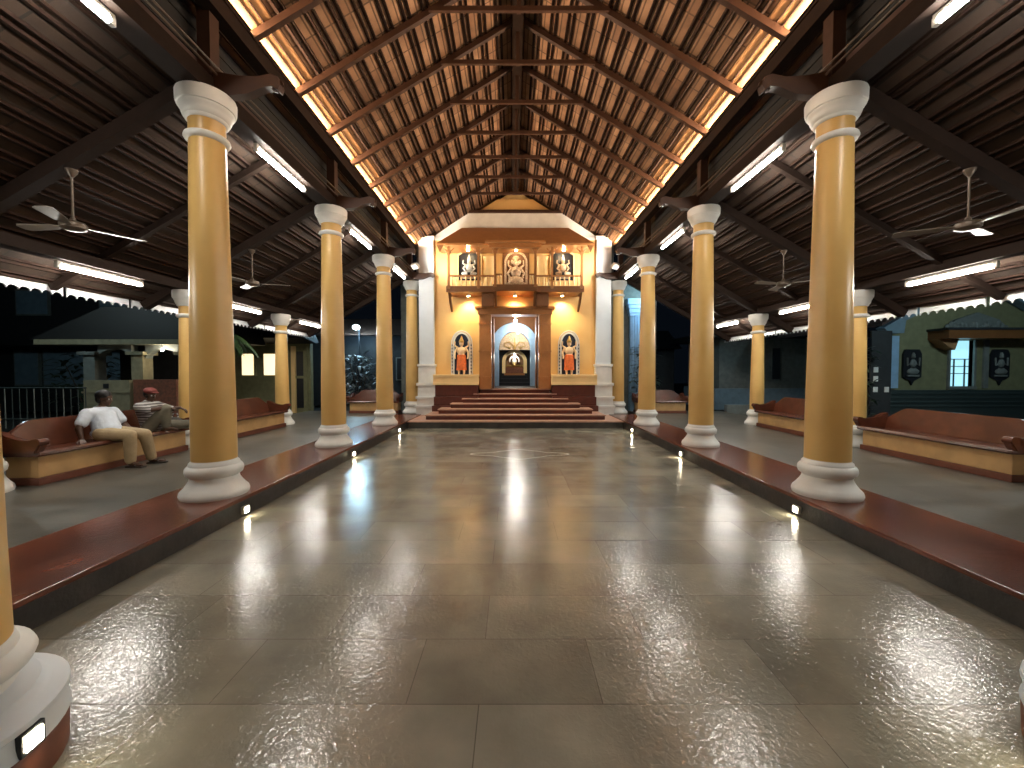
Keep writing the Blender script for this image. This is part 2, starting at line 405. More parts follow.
# ------------------------------------------------------------ aisle roofs
ZT = 4.86
def azx(x): return ZT-(abs(x)-3.5)*(ZT-EVZ)/(EVX-3.5)
for sgn in (-1, 1):
    side = 'left' if sgn < 0 else 'right'
    xo = EVX if sgn < 0 else EVX+.25
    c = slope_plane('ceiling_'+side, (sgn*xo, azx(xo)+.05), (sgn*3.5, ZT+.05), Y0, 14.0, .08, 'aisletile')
    L_ = sqrt((xo-3.5)**2+(azx(xo)-ZT)**2); b = MB(); k = 0
    while k*.26+.05 < L_-.05:
        for dd in (0, .075):
            t = (k*.26+.05+dd)/L_
            x = xo-(xo-3.5)*t
            b.beam((sgn*x, Y0, azx(x)+.05-.016), (sgn*x, 14.0, azx(x)+.05-.016), .035, .032)
        k += 1
    struct(b.build('trim_14' if sgn < 0 else 'trim_15', 'batten'))
    yy = [0, 1.5, 3.0, 4.5, 6.0, 7.5, 9.0, 10.5, 12.0, 13.5]
    for i, y in enumerate(yy):
        r = .14 if i % 2 else .09
        q = MB().beam((sgn*3.55, 0, azx(3.55)-.02-r/2+.03), (sgn*(xo-.05), 0, azx(xo-.05)-.02-r/2+.03), r*.9, r).build('aisle_rafter', 'darkbeam')
        q.location = (0, y, 0)
        tag(q, '%s sloping rafter of the %s aisle roof, %s from the near end' % ('thick dark' if i % 2 else 'slim brown', side, ORD[i]), 'rafter', side+' aisle rafters')
    ox = OXL if sgn < 0 else OXR
    # beam over outer columns
    struct(MB().box(ox-.09, ox+.09, Y0, 14.0, 3.10, 3.24).build('trim_16' if sgn < 0 else 'trim_17', 'darkbeam'))
    # scalloped fascia panels between rafters
    edges = [3.0, 4.15, 5.2, 6.22, 7.28, 8.6, 9.9, 11.2, 12.5, 13.9]
    for i in range(len(edges)-1):
        y0, y1 = edges[i]+.03, edges[i+1]-.03; ln = y1-y0; ns = max(3, round(ln/.14)); pts = [(0, .17), (0, .0)]
        for s_ in range(ns):
            for a in range(1, 7):
                t = pi*a/6; cy = (s_+.5)*ln/ns
                pts.append((cy-cos(t)*ln/ns/2, -sin(t)*.0+ .055*sin(t)))
        pts.append((ln, .17))
        # scallops cut upward between drops: little arches
        f_ = MB().prism(pts, 'x', -.012, .012)
        f_.build
        o = f_.build('fascia_board', 'fascia')
        o.location = (sgn*(xo+.015), y0, azx(xo)-.10)
        tag(o, 'white scalloped eave board along the %s aisle, %s from the near end' % (side, ORD[i]), 'eave board', side+' scalloped eave boards')

# ------------------------------------------------------------ columns
def column_proto(H, rb, rt, k=1.0):
    c = empty('column')
    MB().lathe([(.35*k, 0), (.36*k, .03), (.35*k, .065), (.315*k, .10), (.28*k, .145), (.258*k, .18), (.25*k, .215), (.262*k, .225), (.29*k, .245), (.30*k, .28), (.297*k, .31), (.28*k, .335), (.262*k, .345), (.258*k, .37), (rb+.004, .385), (rb, .40)], 40).build('base', 'white', c)
    zc = H-.50
    MB().lathe([(rb, .40), (rb-.002, .9), (rt+.004, zc-.05), (rt, zc+.01), (rt+.004, zc+.06), (rt+.002, zc+.2), (rt+.02, zc+.23)], 40).build('shaft', 'ochre', c)
    MB().lathe([(rt, zc), (rt+.035, zc+.012), (rt+.047, zc+.035), (rt+.04, zc+.06), (rt+.01, zc+.075)], 40).build('collar', 'white', c)
    q = rt+.012; kq = k*1.0
    MB().lathe([(q, zc+.21), (q+kq*.02, zc+.225), (q+kq*.022, zc+.245), (q+kq*.04, zc+.255), (q+kq*.055, zc+.29), (q+kq*.065, zc+.325), (q+kq*.078, zc+.335), (q+kq*.080, zc+.355), (q+kq*.095, zc+.36), (q+kq*.105, zc+.39), (q+kq*.108, zc+.48), (q+kq*.10, zc+.50)], 40).build('capital', 'white', c)
    return c
pi_ = column_proto(4.60-KH, .216, .168, .92)
first = True
where = ['nearest', 'second nearest', 'third nearest', 'farthest']
for sgn, side in ((-1, 'left'), (1, 'right')):
    for i, y in enumerate(CYS):
        c = pi_ if first else copy_tree(pi_); first = False
        c.location = (sgn*CX, y, KH+.004)
        tag(c, 'tall round yellow column with white base and capital on the %s kerb, %s' % (side, where[i]+(' to the temple steps' if i == 3 else '')), 'column', 'tall nave columns')
po = column_proto(3.10-KH, .165, .132, .78); first = True
for ox, side in ((OXL, 'left'), (OXR, 'right')):
    for i, y in enumerate(OYS):
        c = po if first else copy_tree(po); first = False
        c.location = (ox, y, KH)
        tag(c, 'short yellow column carrying the %s aisle eave, %s from the viewer' % (side, ['first', 'second', 'third', 'farthest'][i]), 'column', 'short aisle columns')

# near pillars standing on the nave floor
def near_pillar(x, y, sgn, side):
    c = empty('gate_pillar', (x, y, 0))
    MB().lathe([(.415, 0), (.42, .14), (.41, .15)], 48).build('plinth', 'benchfoot', c)
    MB().lathe([(.41, .15), (.425, .16), (.42, .175), (.415, .20), (.413, .245), (.425, .255), (.422, .275), (.405, .285), (.37, .295), (.345, .31), (.34, .325), (.31, .335), (.285, .35)], 48).build('drum', 'bluewhite', c)
    MB().lathe([(.285, .345), (.272, .36), (.268, .39), (.275, .40), (.30, .405), (.325, .42), (.335, .445), (.325, .47), (.30, .485), (.285, .49), (.28, .51), (.272, .53)], 48).build('base', 'white', c)
    MB().lathe([(.27, .385), (.27, .52), (.262, .9), (.235, 3.2), (.215, 4.4)], 48).build('shaft', 'ochre', c)
    MB().lathe([(.215, 4.35), (.26, 4.37), (.26, 4.40), (.24, 4.42), (.27, 4.50), (.33, 4.56), (.35, 4.60), (.35, 4.70)], 48).build('capital', 'white', c)
    e = MB().box(-.012, .03, -.055, .055, -.055, .055, .006).build('foot_lamp', 'blk', c)
    e.location = (-sgn*.398, .05, .205)
    e.rotation_euler = (0, 0, radians(7) if sgn < 0 else pi-radians(7)); e.scale = (1, .8, .8)
    l = MB().box(.028, .036, -.038, .038, -.036, .036, .003).build('lens', 'foot', e)
    tag(c, 'yellow pillar with round white drum base and square foot lamp at the %s edge' % side, 'pillar', 'near pillars')
near_pillar(-2.35, 1.43, -1, 'lower left'); near_pillar(2.45, 1.43, 1, 'lower right')

# kerb foot lamps beside each column
def kerb_lamp():
    e = empty('kerb_lamp')
    MB().box(0, .035, -.05, .05, .035, .115, .005).build('housing', 'metalwhite', e)
    MB().box(.033, .04, -.032, .032, .045, .10, .003).build('lens', 'foot', e)
    return e
kl = kerb_lamp(); first = True
for sgn, side in ((-1, 'left'), (1, 'right')):
    for i, y in enumerate([4.40, 7.42, 10.44]):
        e = kl if first else copy_tree(kl); first = False
        e.location = (sgn*KX, y, 0); e.rotation_euler = (0, 0, 0 if sgn < 0 else pi)
        tag(e, 'small lit foot lamp on the %s kerb below the %s column' % (side, where[i]), 'foot lamp', 'kerb foot lamps')

# ------------------------------------------------------------ fluorescent tubes
def tube_light():
    e = empty('tube_light')
    MB().box(-.022, .022, -.62, .62, .028, .065, .006).build('housing', 'metalwhite', e)
    t = MB(); t.tube([(0, -.575, 0), (0, .575, 0)], .030, 12); t.build('tube', 'tube', e)
    for s_ in (-1, 1):
        MB().box(-.022, .022, s_*.60-.025, s_*.60+.025, -.03, .04, .004).build('end_holder', 'metalwhite', e)
    return e
tl = tube_light(); first = True
for sgn, side in ((-1, 'left'), (1, 'right')):
    for i, y in enumerate([2.78, 5.88, 8.9, 11.9]):
        e = tl if first else copy_tree(tl); first = False
        e.location = (sgn*3.45, y+.05, 4.525)
        tag(e, 'lit white tube light below the beam of the %s nave columns, %s' % (side, ORD[i]), 'tube light', 'tubes between the nave columns')
    for i, y in enumerate([2.98, 6.05, 9.15, 12.1]):
        e = copy_tree(tl); ox = OXL if sgn < 0 else OXR
        e.location = (ox, y-.08, 3.02)
        tag(e, 'lit white tube light below the outer beam of the %s aisle, %s' % (side, ORD[i]), 'tube light', 'tubes between the aisle columns')

# ------------------------------------------------------------ ceiling fans
def fan():
    e = empty('ceiling_fan')
    MB().lathe([(.02, 0), (.055, -.005), (.05, -.03), (.015, -.09)][::-1], 16).build('canopy', 'metalgrey', e)
    MB().tube([(0, 0, -.02), (0, 0, -.55)], .011, 8).build('downrod', 'metalgrey', e)
    MB().lathe([(.02, -.53), (.03, -.56), (.10, -.585), (.115, -.61), (.11, -.65), (.07, -.67), (.03, -.68)][::-1], 24).build('motor', 'metalgrey', e)
    for k in range(3):
        b = MB(); a = 2*pi*k/3
        pts = [(.10, -.022), (.18, -.035), (.24, -.06), (.58, -.075), (.62, -.04), (.62, .04), (.58, .07), (.24, .05), (.18, .03), (.10, .022)]
        b.prism(pts, 'z', -.004, .004)
        o = b.build('blade', 'blade', e); o.location = (0, 0, -.625); o.rotation_euler = (radians(9), 0, a)
    return e
fn = fan(); first = True
for x, y, rz, lb in ((-4.98, 4.5, 1.0, 'near left'), (-4.93, 7.5, .3, 'far left'), (4.97, 4.5, .5, 'near right'), (4.95, 7.5, 1.3, 'far right')):
    e = fn if first else copy_tree(fn); first = False
    e.location = (x, y, azx(x)-.17); e.rotation_euler = (0, 0, rz)
    tag(e, 'brown three blade ceiling fan hanging in the %s part of the aisles' % lb, 'ceiling fan', 'aisle ceiling fans')

# ------------------------------------------------------------ benches
def bench(L_):
    # length along local x, front towards -y, back at y=+.5
    e = empty('bench'); h = L_/2
    MB().box(-h+.06, h-.06, .05, .50, 0, .09, .01).build('plinth', 'benchfoot', e)
    MB().box(-h+.08, h-.08, .08, .48, .09, .36, .012).build('base', 'benchbase', e)
    b = MB(); b.prism([(.0, .385), (.02, .355), (.50, .355), (.50, .40), (.30, .395), (.02, .42)], 'x', -h+.03, h-.03, .008); b.build('seat', 'redwood', e)
    # back with ogee shoulders, leaning outward, with a rolled top
    prof = [(-h+.02, .40)]
    prof += [(-h+.02, .56)] + [(-h+.02+.40*t, .56+.20*(3*t*t-2*t**3)) for t in [i/8 for i in range(9)]]
    prof += [(h-.02-.40*t, .56+.20*(3*t*t-2*t**3)) for t in [1-i/8 for i in range(9)]] + [(h-.02, .56), (h-.02, .40)]
    b = MB(); b.prism(prof, 'y', .455, .51, .008)
    for v in b.bm.verts: v.co.y += (v.co.z-.40)*.22
    b.build('backrest', 'redwood', e)
    for s_ in (-1, 1):
        a = MB(); x0, x1 = sorted((s_*(h-.10), s_*(h-.0)))
        a.prism([(.03, .40), (-.02, .47), (-.035, .53), (.0, .575), (.05, .58), (.10, .555), (.20, .555), (.34, .59), (.46, .65), (.52, .66), (.52, .40)], 'x', x0, x1, .012)
        a.tube([(x0-.004, -.0, .535), (x1+.004, 0, .535)], .046, 14)
        a.build('armrest', 'redwood', e)
    return e
b1 = bench(2.36)
def put(b, x, y, rz, label): b.location = (x, y, KH); b.rotation_euler = (0, 0, rz); tag(b, label, 'bench', 'red oxide benches'); return b
# rz=+90: front (-y local) faces +x
put(b1, -5.78, 5.93, pi/2, 'dark red built bench at left with two men sitting on it')
put(copy_tree(b1), -5.78, 9.0, pi/2, 'dark red bench behind the nearest left column, empty')
put(bench(2.30), 6.08, 6.04, -pi/2, 'dark red bench at right edge of the aisle, nearest and empty')
put(copy_tree(b1), 6.08, 9.05, -pi/2, 'dark red bench beyond the nearest right column')
b2 = bench(1.76)
put(b2, -4.72, 13.25, 0, 'small red bench closing the far end of the left aisle')
put(copy_tree(b2), 4.90, 13.25, 0, 'small red bench closing the far end of the right aisle')

# ------------------------------------------------------------ steps to the door
steps = [(KX-.02, 11.35, .20), (2.63, 11.72, .34), (2.32, 12.05, .48), (2.0, 12.38, .62), (1.67, 12.71, .76), (1.33, 13.0, .90), (1.16, 13.22, 1.05)]
st = empty('entrance_steps', (0, 13, 0))
z0 = 0
for i, (hw, y, z) in enumerate(steps):
    b = MB(); b.box(-hw, hw, y-13, .30, z0, z-.03)
    b.build('riser', 'redstep' if i else 'darkstone', st)
    n = MB(); n.box(-hw-.025, hw+.025, y-13-.03, .30, z-.035, z, .008)
    n.build('tread', 'tread', st)
    z0 = z-.035
tag(st, 'broad flight of red steps with pale nosings narrowing up to the temple door', 'steps')
# platform ends at each side between kerb and facade
for sgn in (-1, 1):
    a, b = sorted((sgn*KX, sgn*4.0))
    # side tiers of the plinth
    q = MB()
    for x0_, x1_, yy_, z0_, z1_ in ((1.2, 2.60, 12.98, .2, 1.18), (1.2, 2.62, 12.86, .2, .80), (1.2, 2.66, 12.74, .2, .52)):
        a, b = sorted((sgn*x0_, sgn*x1_)); q.box(a, b, yy_, 13.35, z0_, z1_, .01)
    struct(q.build('trim_18' if sgn < 0 else 'trim_19', 'redstep'))
    q = MB(); a, b = sorted((sgn*1.18, sgn*2.66)); q.box(a, b, 12.93, 13.35, 1.18, 1.25, .01); q.box(a, b, 12.97, 13.35, 1.25, 1.44); q.box(a, b, 12.93, 13.35, 1.44, 1.52, .012)
    struct(q.build('trim_20' if sgn < 0 else 'trim_21', 'cream'))

# ------------------------------------------------------------ facade
q = MB()
q.box(-2.70, -1.0, FY, FY+.3, 1.0, 3.5); q.box(1.0, 2.70, FY, FY+.3, 1.0, 3.5); q.box(-2.70, 2.70, FY, FY+.3, 3.5, 6.02)
struct(q.build('wall_front', 'orangewall'))
q = MB(); q.prism([(-2.75, 6.0), (-1.55, 6.80), (1.55, 6.80), (2.75, 6.0)], 'y', FY-.02, FY+.28)
q.prism([(-2.68, 5.93), (2.68, 5.93), (2.74, 6.03), (-2.74, 6.03)], 'y', FY-.05, FY+.2)
struct(q.build('wall_gable', 'white'))
struct(MB().prism([(-3.35, 5.5), (3.35, 5.5), (3.35, 5.85), (0, 7.78), (-3.35, 5.85)], 'y', FY+.34, FY+.44).build('wall_rear', 'rafter'))
struct(MB().box(-1.50, 1.50, FY-.10, FY+.25, 6.80, 6.89, .01).build('trim_22', 'rafter'))
struct(MB().prism([(-1.18, 6.89), (-.58, 7.26), (.58, 7.26), (1.18, 6.89)], 'y', FY+.0, FY+.25).build('trim_23', 'orangewall'))
struct(MB().prism([(-.50, 7.28), (.50, 7.28), (.28, 7.42), (0, 7.58), (-.28, 7.42)], 'y', FY+.05, FY+.25).build('trim_24', 'cream'))
for sgn in (-1, 1):   # pilasters
    a, b = sorted((sgn*2.66, sgn*3.14)); e = empty('pilaster', (0, FY, 0))
    MB().box(a, b, -.16, .15, 1.85, 6.0).build('shaft', 'bluewhite', e)
    bs = MB()
    for z0_, z1_, d in ((.2, .42, .10), (.42, .50, .13), (.50, .72, .07), (.72, .80, .11), (.80, 1.15, .05), (1.15, 1.24, .09), (1.24, 1.78, .03), (1.78, 1.86, .06)):
        bs.box(a-d, b+d, -.16-d, .15, z0_, z1_, .01)
    bs.build('base', 'white', e)
    cp = MB(); cp.box(a-.03, b+.03, -.19, .15, 5.93, 6.02, .01); cp.build('capital', 'white', e)
    tag(e, 'flat pale pilaster with moulded base at the %s end of the temple front' % ('left' if sgn < 0 else 'right'), 'pilaster', 'facade pilasters')

# door frame
e = empty('door_surround', (0, FY, 1.05))
for sgn in (-1, 1):
    a, b = sorted((sgn*.78, sgn*1.17)); x = MB().box(a, b, -.22, .32, 0, 2.42, .012)
    for z in (.35, 1.2, 2.1): x.box(a-.015, b+.015, -.235, 0, z, z+.05, .006)
    x.build('jamb', 'teak', e)
MB().box(-1.2, 1.2, -.25, .32, 2.42, 2.60, .012).build('lintel', 'teak', e)
MB().box(-1.30, 1.30, -.32, .1, 2.60, 2.68, .015).build('cornice', 'teak', e)
for sgn in (-1, 1):   # half open dark leaves folded inside
    a, b = sorted((sgn*.72, sgn*.77)); x = MB().box(a, b, .32, 1.0, .0, 2.42, .006)
    x.build('door_leaf', 'teakdark', e)
tag(e, 'big polished teak door frame standing open at the top of the steps', 'door frame')

# facade niches with standing figures
def figure(parent, h, body, drape, pose=0, name_body='body'):
    # small standing deity relief, fully round; feet at z=0, faces -y
    b = MB(); k = h/1.0
    hip = .50*k
    b.ball((0, 0, .87*k), .062*k, 12, (1, .95, 1.2)); b.tube([(0, 0, .80*k), (0, 0, .76*k)], .03*k, 8)
    b.ball((0, 0, .66*k), .12*k, 14, (1.05, .62, 1.05)); b.ball((0, 0, .53*k), .10*k, 14, (1.0, .7, .9))
    for s_ in (-1, 1):
        b.tube([(s_*.12*k, 0, .74*k), (s_*.19*k, -.01*k, .62*k), (s_*(.17+.02*pose)*k, -.05*k, .50*k), (s_*.175*k, -.06*k, .44*k)], [.036*k, .032*k, .026*k, .024*k], 8)
        b.tube([(s_*.06*k, 0, .5*k), (s_*.075*k, -.02*k, .28*k), (s_*.07*k, 0, .03*k)], [.06*k, .045*k, .03*k], 8)
        b.ball((s_*.07*k, -.03*k, .02*k), .035*k, 8, (.8, 1.5, .6))
        b.tube([(s_*.09*k, .02*k, .74*k), (s_*.20*k, .02*k, .82*k), (s_*.19*k, -.01*k, .93*k)], [.03*k, .024*k, .022*k], 8)
    o = b.build(name_body, body, parent)
    d = MB(); d.lathe([(.115*k, .56*k), (.13*k, .50*k), (.135*k, .38*k), (.14*k, .22*k), (.15*k, .12*k)], 18, sy=.62); d.build('drape', drape, parent)
    c = MB(); c.lathe([(.07*k, .90*k), (.075*k, .93*k), (.055*k, .98*k), (.03*k, 1.04*k), (.012*k, 1.09*k)], 14); c.build('crown', 'gold', parent)
    return o
for x, lb in ((-1.76, 'left'), (1.78, 'right')):
    e = empty('wall_niche', (x, FY, 1.52))
    w_, hh = .24, 1.0
    out = [(-w_, 0), (-w_, hh)]+arc(0, hh, w_, 180, 0, 14, .34)[1:-1]+[(w_, hh), (w_, 0)]
    MB().prism(out, 'y', -.035, .0).build('back_panel', 'navy', e)
    def off(d): return [(-w_-d, 0), (-w_-d, hh)]+arc(0, hh, w_+d, 180, 0, 14, .34+d)[1:-1]+[(w_+d, hh), (w_+d, 0)]
    MB().strip(off(.055), off(0), 'y', -.10, 0).build('frame', 'white', e)
    MB().strip(off(.115), off(.085), 'y', -.06, 0).build('outer_frame', 'white', e)
    d = MB()
    for i in range(9):
        for s_ in (-1, 1): d.box(s_*(w_+.07)-.018, s_*(w_+.07)+.018, -.07, 0, .06+i*.11, .11+i*.11)
    d.build('bead_row', 'navy', e)
    tag(e, 'pointed arch niche with dark blue back on the %s of the teak door' % lb, 'niche', 'niches beside the door')
    f = empty('deity_figure', (x, FY-.12, 1.52)); figure(f, 1.16, 'skinpaint', 'orange', 1 if x < 0 else 0)
    tag(f, 'standing painted figure in orange drape in the niche %s of the door' % lb, 'statue', 'niche figures')

# ------------------------------------------------------------ balcony
BY = 12.62
e = empty('balcony', (0, FY, 4.1)); R = BY-FY
MB().box(-2.12, 2.12, R, 0, 0, .12, .01).box(-.66, .66, R-.18, R+.02, 0, .13, .01).build('deck', 'teak', e)
MB().box(-2.16, 2.16, R-.03, R+.02, .0, .19, .012).box(-.69, .69, R-.22, R-.17, 0, .2, .012).build('edge_board', 'teakdark', e)
posts = [(-2.08, R), (-.62, R-.18), (.62, R-.18), (2.08, R), (-1.15, R), (1.15, R)]
for k, (x, y) in enumerate(posts):
    p = MB(); p.box(x-.035, x+.035, y-.035, y+.035, .1, 1.45)
    p.box(x-.05, x+.05, y-.05, y+.05, .12, .20, .005); p.box(x-.05, x+.05, y-.05, y+.05, 1.22, 1.28, .005)
    # little curved braces under the eave
    for s_ in (-1, 1): p.tube([(x+s_*.03, y, 1.15), (x+s_*.07, y, 1.28), (x+s_*.16, y, 1.36)], .018, 6)
    p.build('post', 'teak', e)
for k, (x, y) in enumerate(posts[:4]):
    p = MB(); pts = [(y-.02, .02), (y+.05, -.02), (y*.6, -.28), (-.02, -.52), (-.02, -.42), (y*.55, -.12), (y*.3, .0)]
    p.prism(pts, 'x', x-.03, x+.03); p.build('bracket', 'teakdark', e)
for s_ in (-1, 1):
    a, b = sorted((s_*.66, s_*1.06)); MB().box(a, b, R+.1, 0, -.42, 0, .03).build('corbel', 'teakdark', e)
def rail(x0, x1, y):
    r = MB(); r.box(x0, x1, y-.03, y+.03, .48, .53, .005); r.box(x0, x1, y-.02, y+.02, .16, .19); r.build('handrail', 'teak', e)
    n = max(2, int((x1-x0)/.125))
    for i in range(n):
        x = x0+(i+.5)*(x1-x0)/n
        MB().lathe([(.018, .18), (.024, .22), (.036, .28), (.024, .36), (.018, .40), (.03, .44), (.018, .48)], 10, cx=x, cy=y).build('baluster', 'cream', e)
rail(-2.05, -1.18, R); rail(-1.12, -.66, R); rail(.66, 1.12, R); rail(1.18, 2.05, R)
rail(-.60, -.40, R-.18); rail(.42, .60, R-.18)
# hipped canopy roof over the balcony
c = MB(); t = .06
lo = [(-2.42, R-.22), (2.42, R-.22)]; hi = [(-1.66, -.02), (1.66, -.02)]
bm = c.bm
for dz in (0,):
    v = [bm.verts.new(p) for p in ((-2.42, R-.22, 1.40), (2.42, R-.22, 1.40), (2.42, -.0, 1.40), (-2.42, 0, 1.40), (-1.68, -.0, 2.20), (1.68, 0, 2.20), (2.42, R-.22, 1.46), (-2.42, R-.22, 1.46), (-2.42, 0, 1.46), (2.42, 0, 1.46), (-1.72, -.22, 2.16), (1.72, -.22, 2.16))]
    for f in ((0, 1, 2, 3), (7, 6, 1, 0), (7, 0, 3, 8), (6, 9, 2, 1), (7, 10, 11, 6), (10, 4, 5, 11), (7, 8, 4, 10), (6, 11, 5, 9)): bm.faces.new([v[i] for i in f])
c.build('canopy_roof', 'teak', e, recalc=True)
MB().box(-.92, .92, R-.42, R-.05, 1.43, 1.49, .01).box(-.80, .80, R-.30, R-.1, 1.30, 1.43, .01).build('canopy_porch', 'teak', e)
for s_ in (-1, 1):
    c = MB(); c.prism([(s_*2.42, 1.40), (s_*2.22, 1.40), (s_*2.32, 1.18)], 'y', R-.20, R-.16); c.build('drop_finial', 'teakdark', e)
tag(e, 'carved wooden balcony with hipped canopy, posts and turned balusters above the door', 'balcony')
# balcony back wall features
for sgn, lb in ((-1, 'left'), (1, 'right')):
    x = sgn*1.52+.03
    e = empty('window_recess', (x, FY, 4.62))
    o_ = [(-.36, 0), (-.36, .80)]+[(-.36+.72*i/10, .80+.16*sin(pi*i/10)) for i in range(1, 10)]+[(.36, .80), (.36, 0)]
    MB().prism(o_, 'y', -.03, 0).build('back_panel', 'blk', e)
    b = MB(); b.strip([(u*1.12, v*1.04) for u, v in o_], o_, 'y', -.08, 0); b.build('frame', 'cream', e)
    tag(e, 'black arched recess holding a seated figure at the %s of the balcony' % lb, 'recess', 'balcony recesses')
    s = empty('seated_statue', (x, FY-.22, 4.64))
    b = MB(); b.box(-.26, .26, -.13, .13, 0, .10, .015); b.build('pedestal', 'statuegrey', s)
    b = MB(); b.ball((0, 0, .62), .075, 12, (1, 1, 1.15)); b.ball((0, 0, .40), .14, 14, (1.05, .7, 1.2))
    for q_ in (-1, 1):
        b.tube([(q_*.13, 0, .50), (q_*.22, -.04, .36), (q_*.14, -.12, .26)], [.045, .038, .03], 8)
        b.tube([(q_*.08, 0, .20), (q_*.24, -.06, .17), (q_*.06, -.13, .14)], [.075, .06, .04], 8)
        b.tube([(q_*.11, .03, .5), (q_*.24, .03, .58), (q_*.22, 0, .70)], [.035, .03, .025], 8)
    b.build('body', 'statuegrey' if sgn < 0 else 'statuecream', s)
    MB().lathe([(.08, .68), (.07, .72), (.05, .80), (.015, .90)], 12).build('crown', 'statuegrey', s)
    s.scale = (.84,)*3
    tag(s, 'small %s seated statue in the %s balcony recess' % ('grey white' if sgn < 0 else 'cream', lb), 'statue', 'balcony statues')
    x = sgn*.88+.02
    h_ = MB(); h_.lathe([(.22, 4.25), (.22, 4.45), (.19, 4.50), (.18, 5.25), (.21, 5.30), (.22, 5.40)], 24, cx=x, cy=FY, sy=.5)
    tag(h_.build('half_column', 'cream'), 'cream half round column on the balcony wall, %s of the carved panel' % lb, 'half column', 'balcony half columns')
e = empty('carved_panel', (.03, FY, 4.30))
MB().box(-.44, .44, -.06, 0, 0, 1.34, .01).build('board', 'teakdark', e)
b = MB(); b.strip(arc(0, .88, .38, 180, 0, 18), arc(0, .88, .31, 180, 0, 18), 'y', -.11, -.05); b.box(-.38, -.31, -.11, -.05, .05, .88); b.box(.31, .38, -.11, -.05, .05, .88)
b.build('carved_arch', 'statuecream', e)
b = MB(); b.ball((0, -.10, .86), .10, 14, (1.1, .8, 1)); b.ball((0, -.08, .58), .17, 14, (1.05, .5, 1.1)); b.ball((0, -.08, .30), .25, 14, (1.0, .4, .6))
for q_ in (-1, 1):
    b.tube([(q_*.15, -.08, .68), (q_*.27, -.10, .52), (q_*.20, -.12, .38)], [.05, .04, .03], 8); b.tube([(q_*.14, -.08, .70), (q_*.26, -.08, .80), (q_*.24, -.08, .95)], [.04, .03, .03], 8)
    b.ball((q_*.12, -.09, .90), .06, 10, (.9, .3, 1.2)); b.tube([(q_*.1, -.10, .25), (q_*.28, -.12, .18), (q_*.1, -.14, .12)], [.07, .06, .04], 8)
    for i in range(5): b.ball((q_*(.22+.02*(i % 2)), -.07, .12+.09*i), .03, 8)
b.tube([(0, -.15, .84), (.02, -.19, .72), (-.05, -.20, .60), (-.1, -.19, .58)], [.035, .03, .025, .02], 8)
b.ball((0, -.08, 1.03), .09, 12, (1.3, .5, .8)); b.box(-.30, .30, -.12, -.05, .04, .12, .01)
b.build('relief_figure', 'statuecream', e)
tag(e, 'tall carved panel with a seated relief figure in the middle of the balcony', 'carved panel')

# downlights below the balcony
dl = empty('downlight'); MB().lathe([(.06, -.06), (.06, 0)], 16).build('can', 'metalwhite', dl); MB().lathe([(.045, -.066), (.045, -.060)], 16).build('lens', 'down', dl)
ld = bpy.data.lights.new('downlight_lamp', 'SPOT'); ld.energy = 62; ld.color = (1.0, .80, .48); ld.spot_size = radians(125); ld.spot_blend = .8; ld.shadow_soft_size = .05
lo = bpy.data.objects.new('downlight_lamp', ld); COL.objects.link(lo); lo.parent = dl; lo.location = (0, 0, -.08); lo.rotation_euler = (radians(18), 0, 0)
for i, x in enumerate((-1.5, 0, 1.52)):
    d = dl if i == 0 else copy_tree(dl)
    d.location = (x, FY-.35, 4.10)
    tag(d, 'small warm downlight under the balcony, %s' % ['left of the door', 'over the door', 'right of the door'][i], 'light', 'downlights under the balcony')
# small lamp on the balcony ceiling lighting the statues
for i, x in enumerate((-1.5, 0.03, 1.55)):
    e = MB().lathe([(.04, -.03), (.045, 0)], 14).build('balcony_lamp', 'down'); e.location = (x, FY-.42, 5.49)
    tag(e, 'small warm lamp under the balcony canopy before the %s' % ['left statue', 'carved panel', 'right statue'][i], 'light', 'balcony canopy lamps')
    ld = bpy.data.lights.new('balcony_bulb', 'POINT'); ld.energy = 3.2; ld.color = (1, .74, .42); ld.shadow_soft_size = .04
    lo = bpy.data.objects.new('balcony_bulb', ld); COL.objects.link(lo); lo.parent = e; lo.location = (0, -.02, -.07)
# added floodlights to brighten the gable, on brackets by the last columns
for sgn in (-1, 1):
    e = empty('added_flood_light', (sgn*3.0, 12.1, 4.78), 0)
    b = MB(); b.box(-.11, .11, -.05, .05, -.08, .08, .01); h_ = b.build('housing', 'metalwhite', e); h_.rotation_euler = (radians(-125), 0, sgn*.5)
    l = MB().box(-.09, .09, -.056, -.05, -.06, .06, .002).build('glass', 'metalwhite', h_)
    MB().tube([(0, 0, 0), (sgn*.2, .0, .0), (sgn*.38, .0, .0)], .015, 8).build('arm', 'metalgrey', e)
    tag(e, 'added small white flood lamp beside the farthest %s column aimed at the gable' % ('left' if sgn < 0 else 'right'), 'flood lamp', 'added flood lamps')
    ld = bpy.data.lights.new('added_flood_bulb', 'SPOT'); ld.energy = 120; ld.color = (1, .92, .80); ld.spot_size = radians(120); ld.spot_blend = 1; ld.shadow_soft_size = .08
    lo = bpy.data.objects.new('added_flood_bulb', ld); COL.objects.link(lo); lo.parent = e; lo.location = (-sgn*.05, .10, .10)
    d = Vector((-sgn*2.0, 1.2, 1.0)); lo.rotation_euler = d.to_track_quat('-Z', 'Y').to_euler()

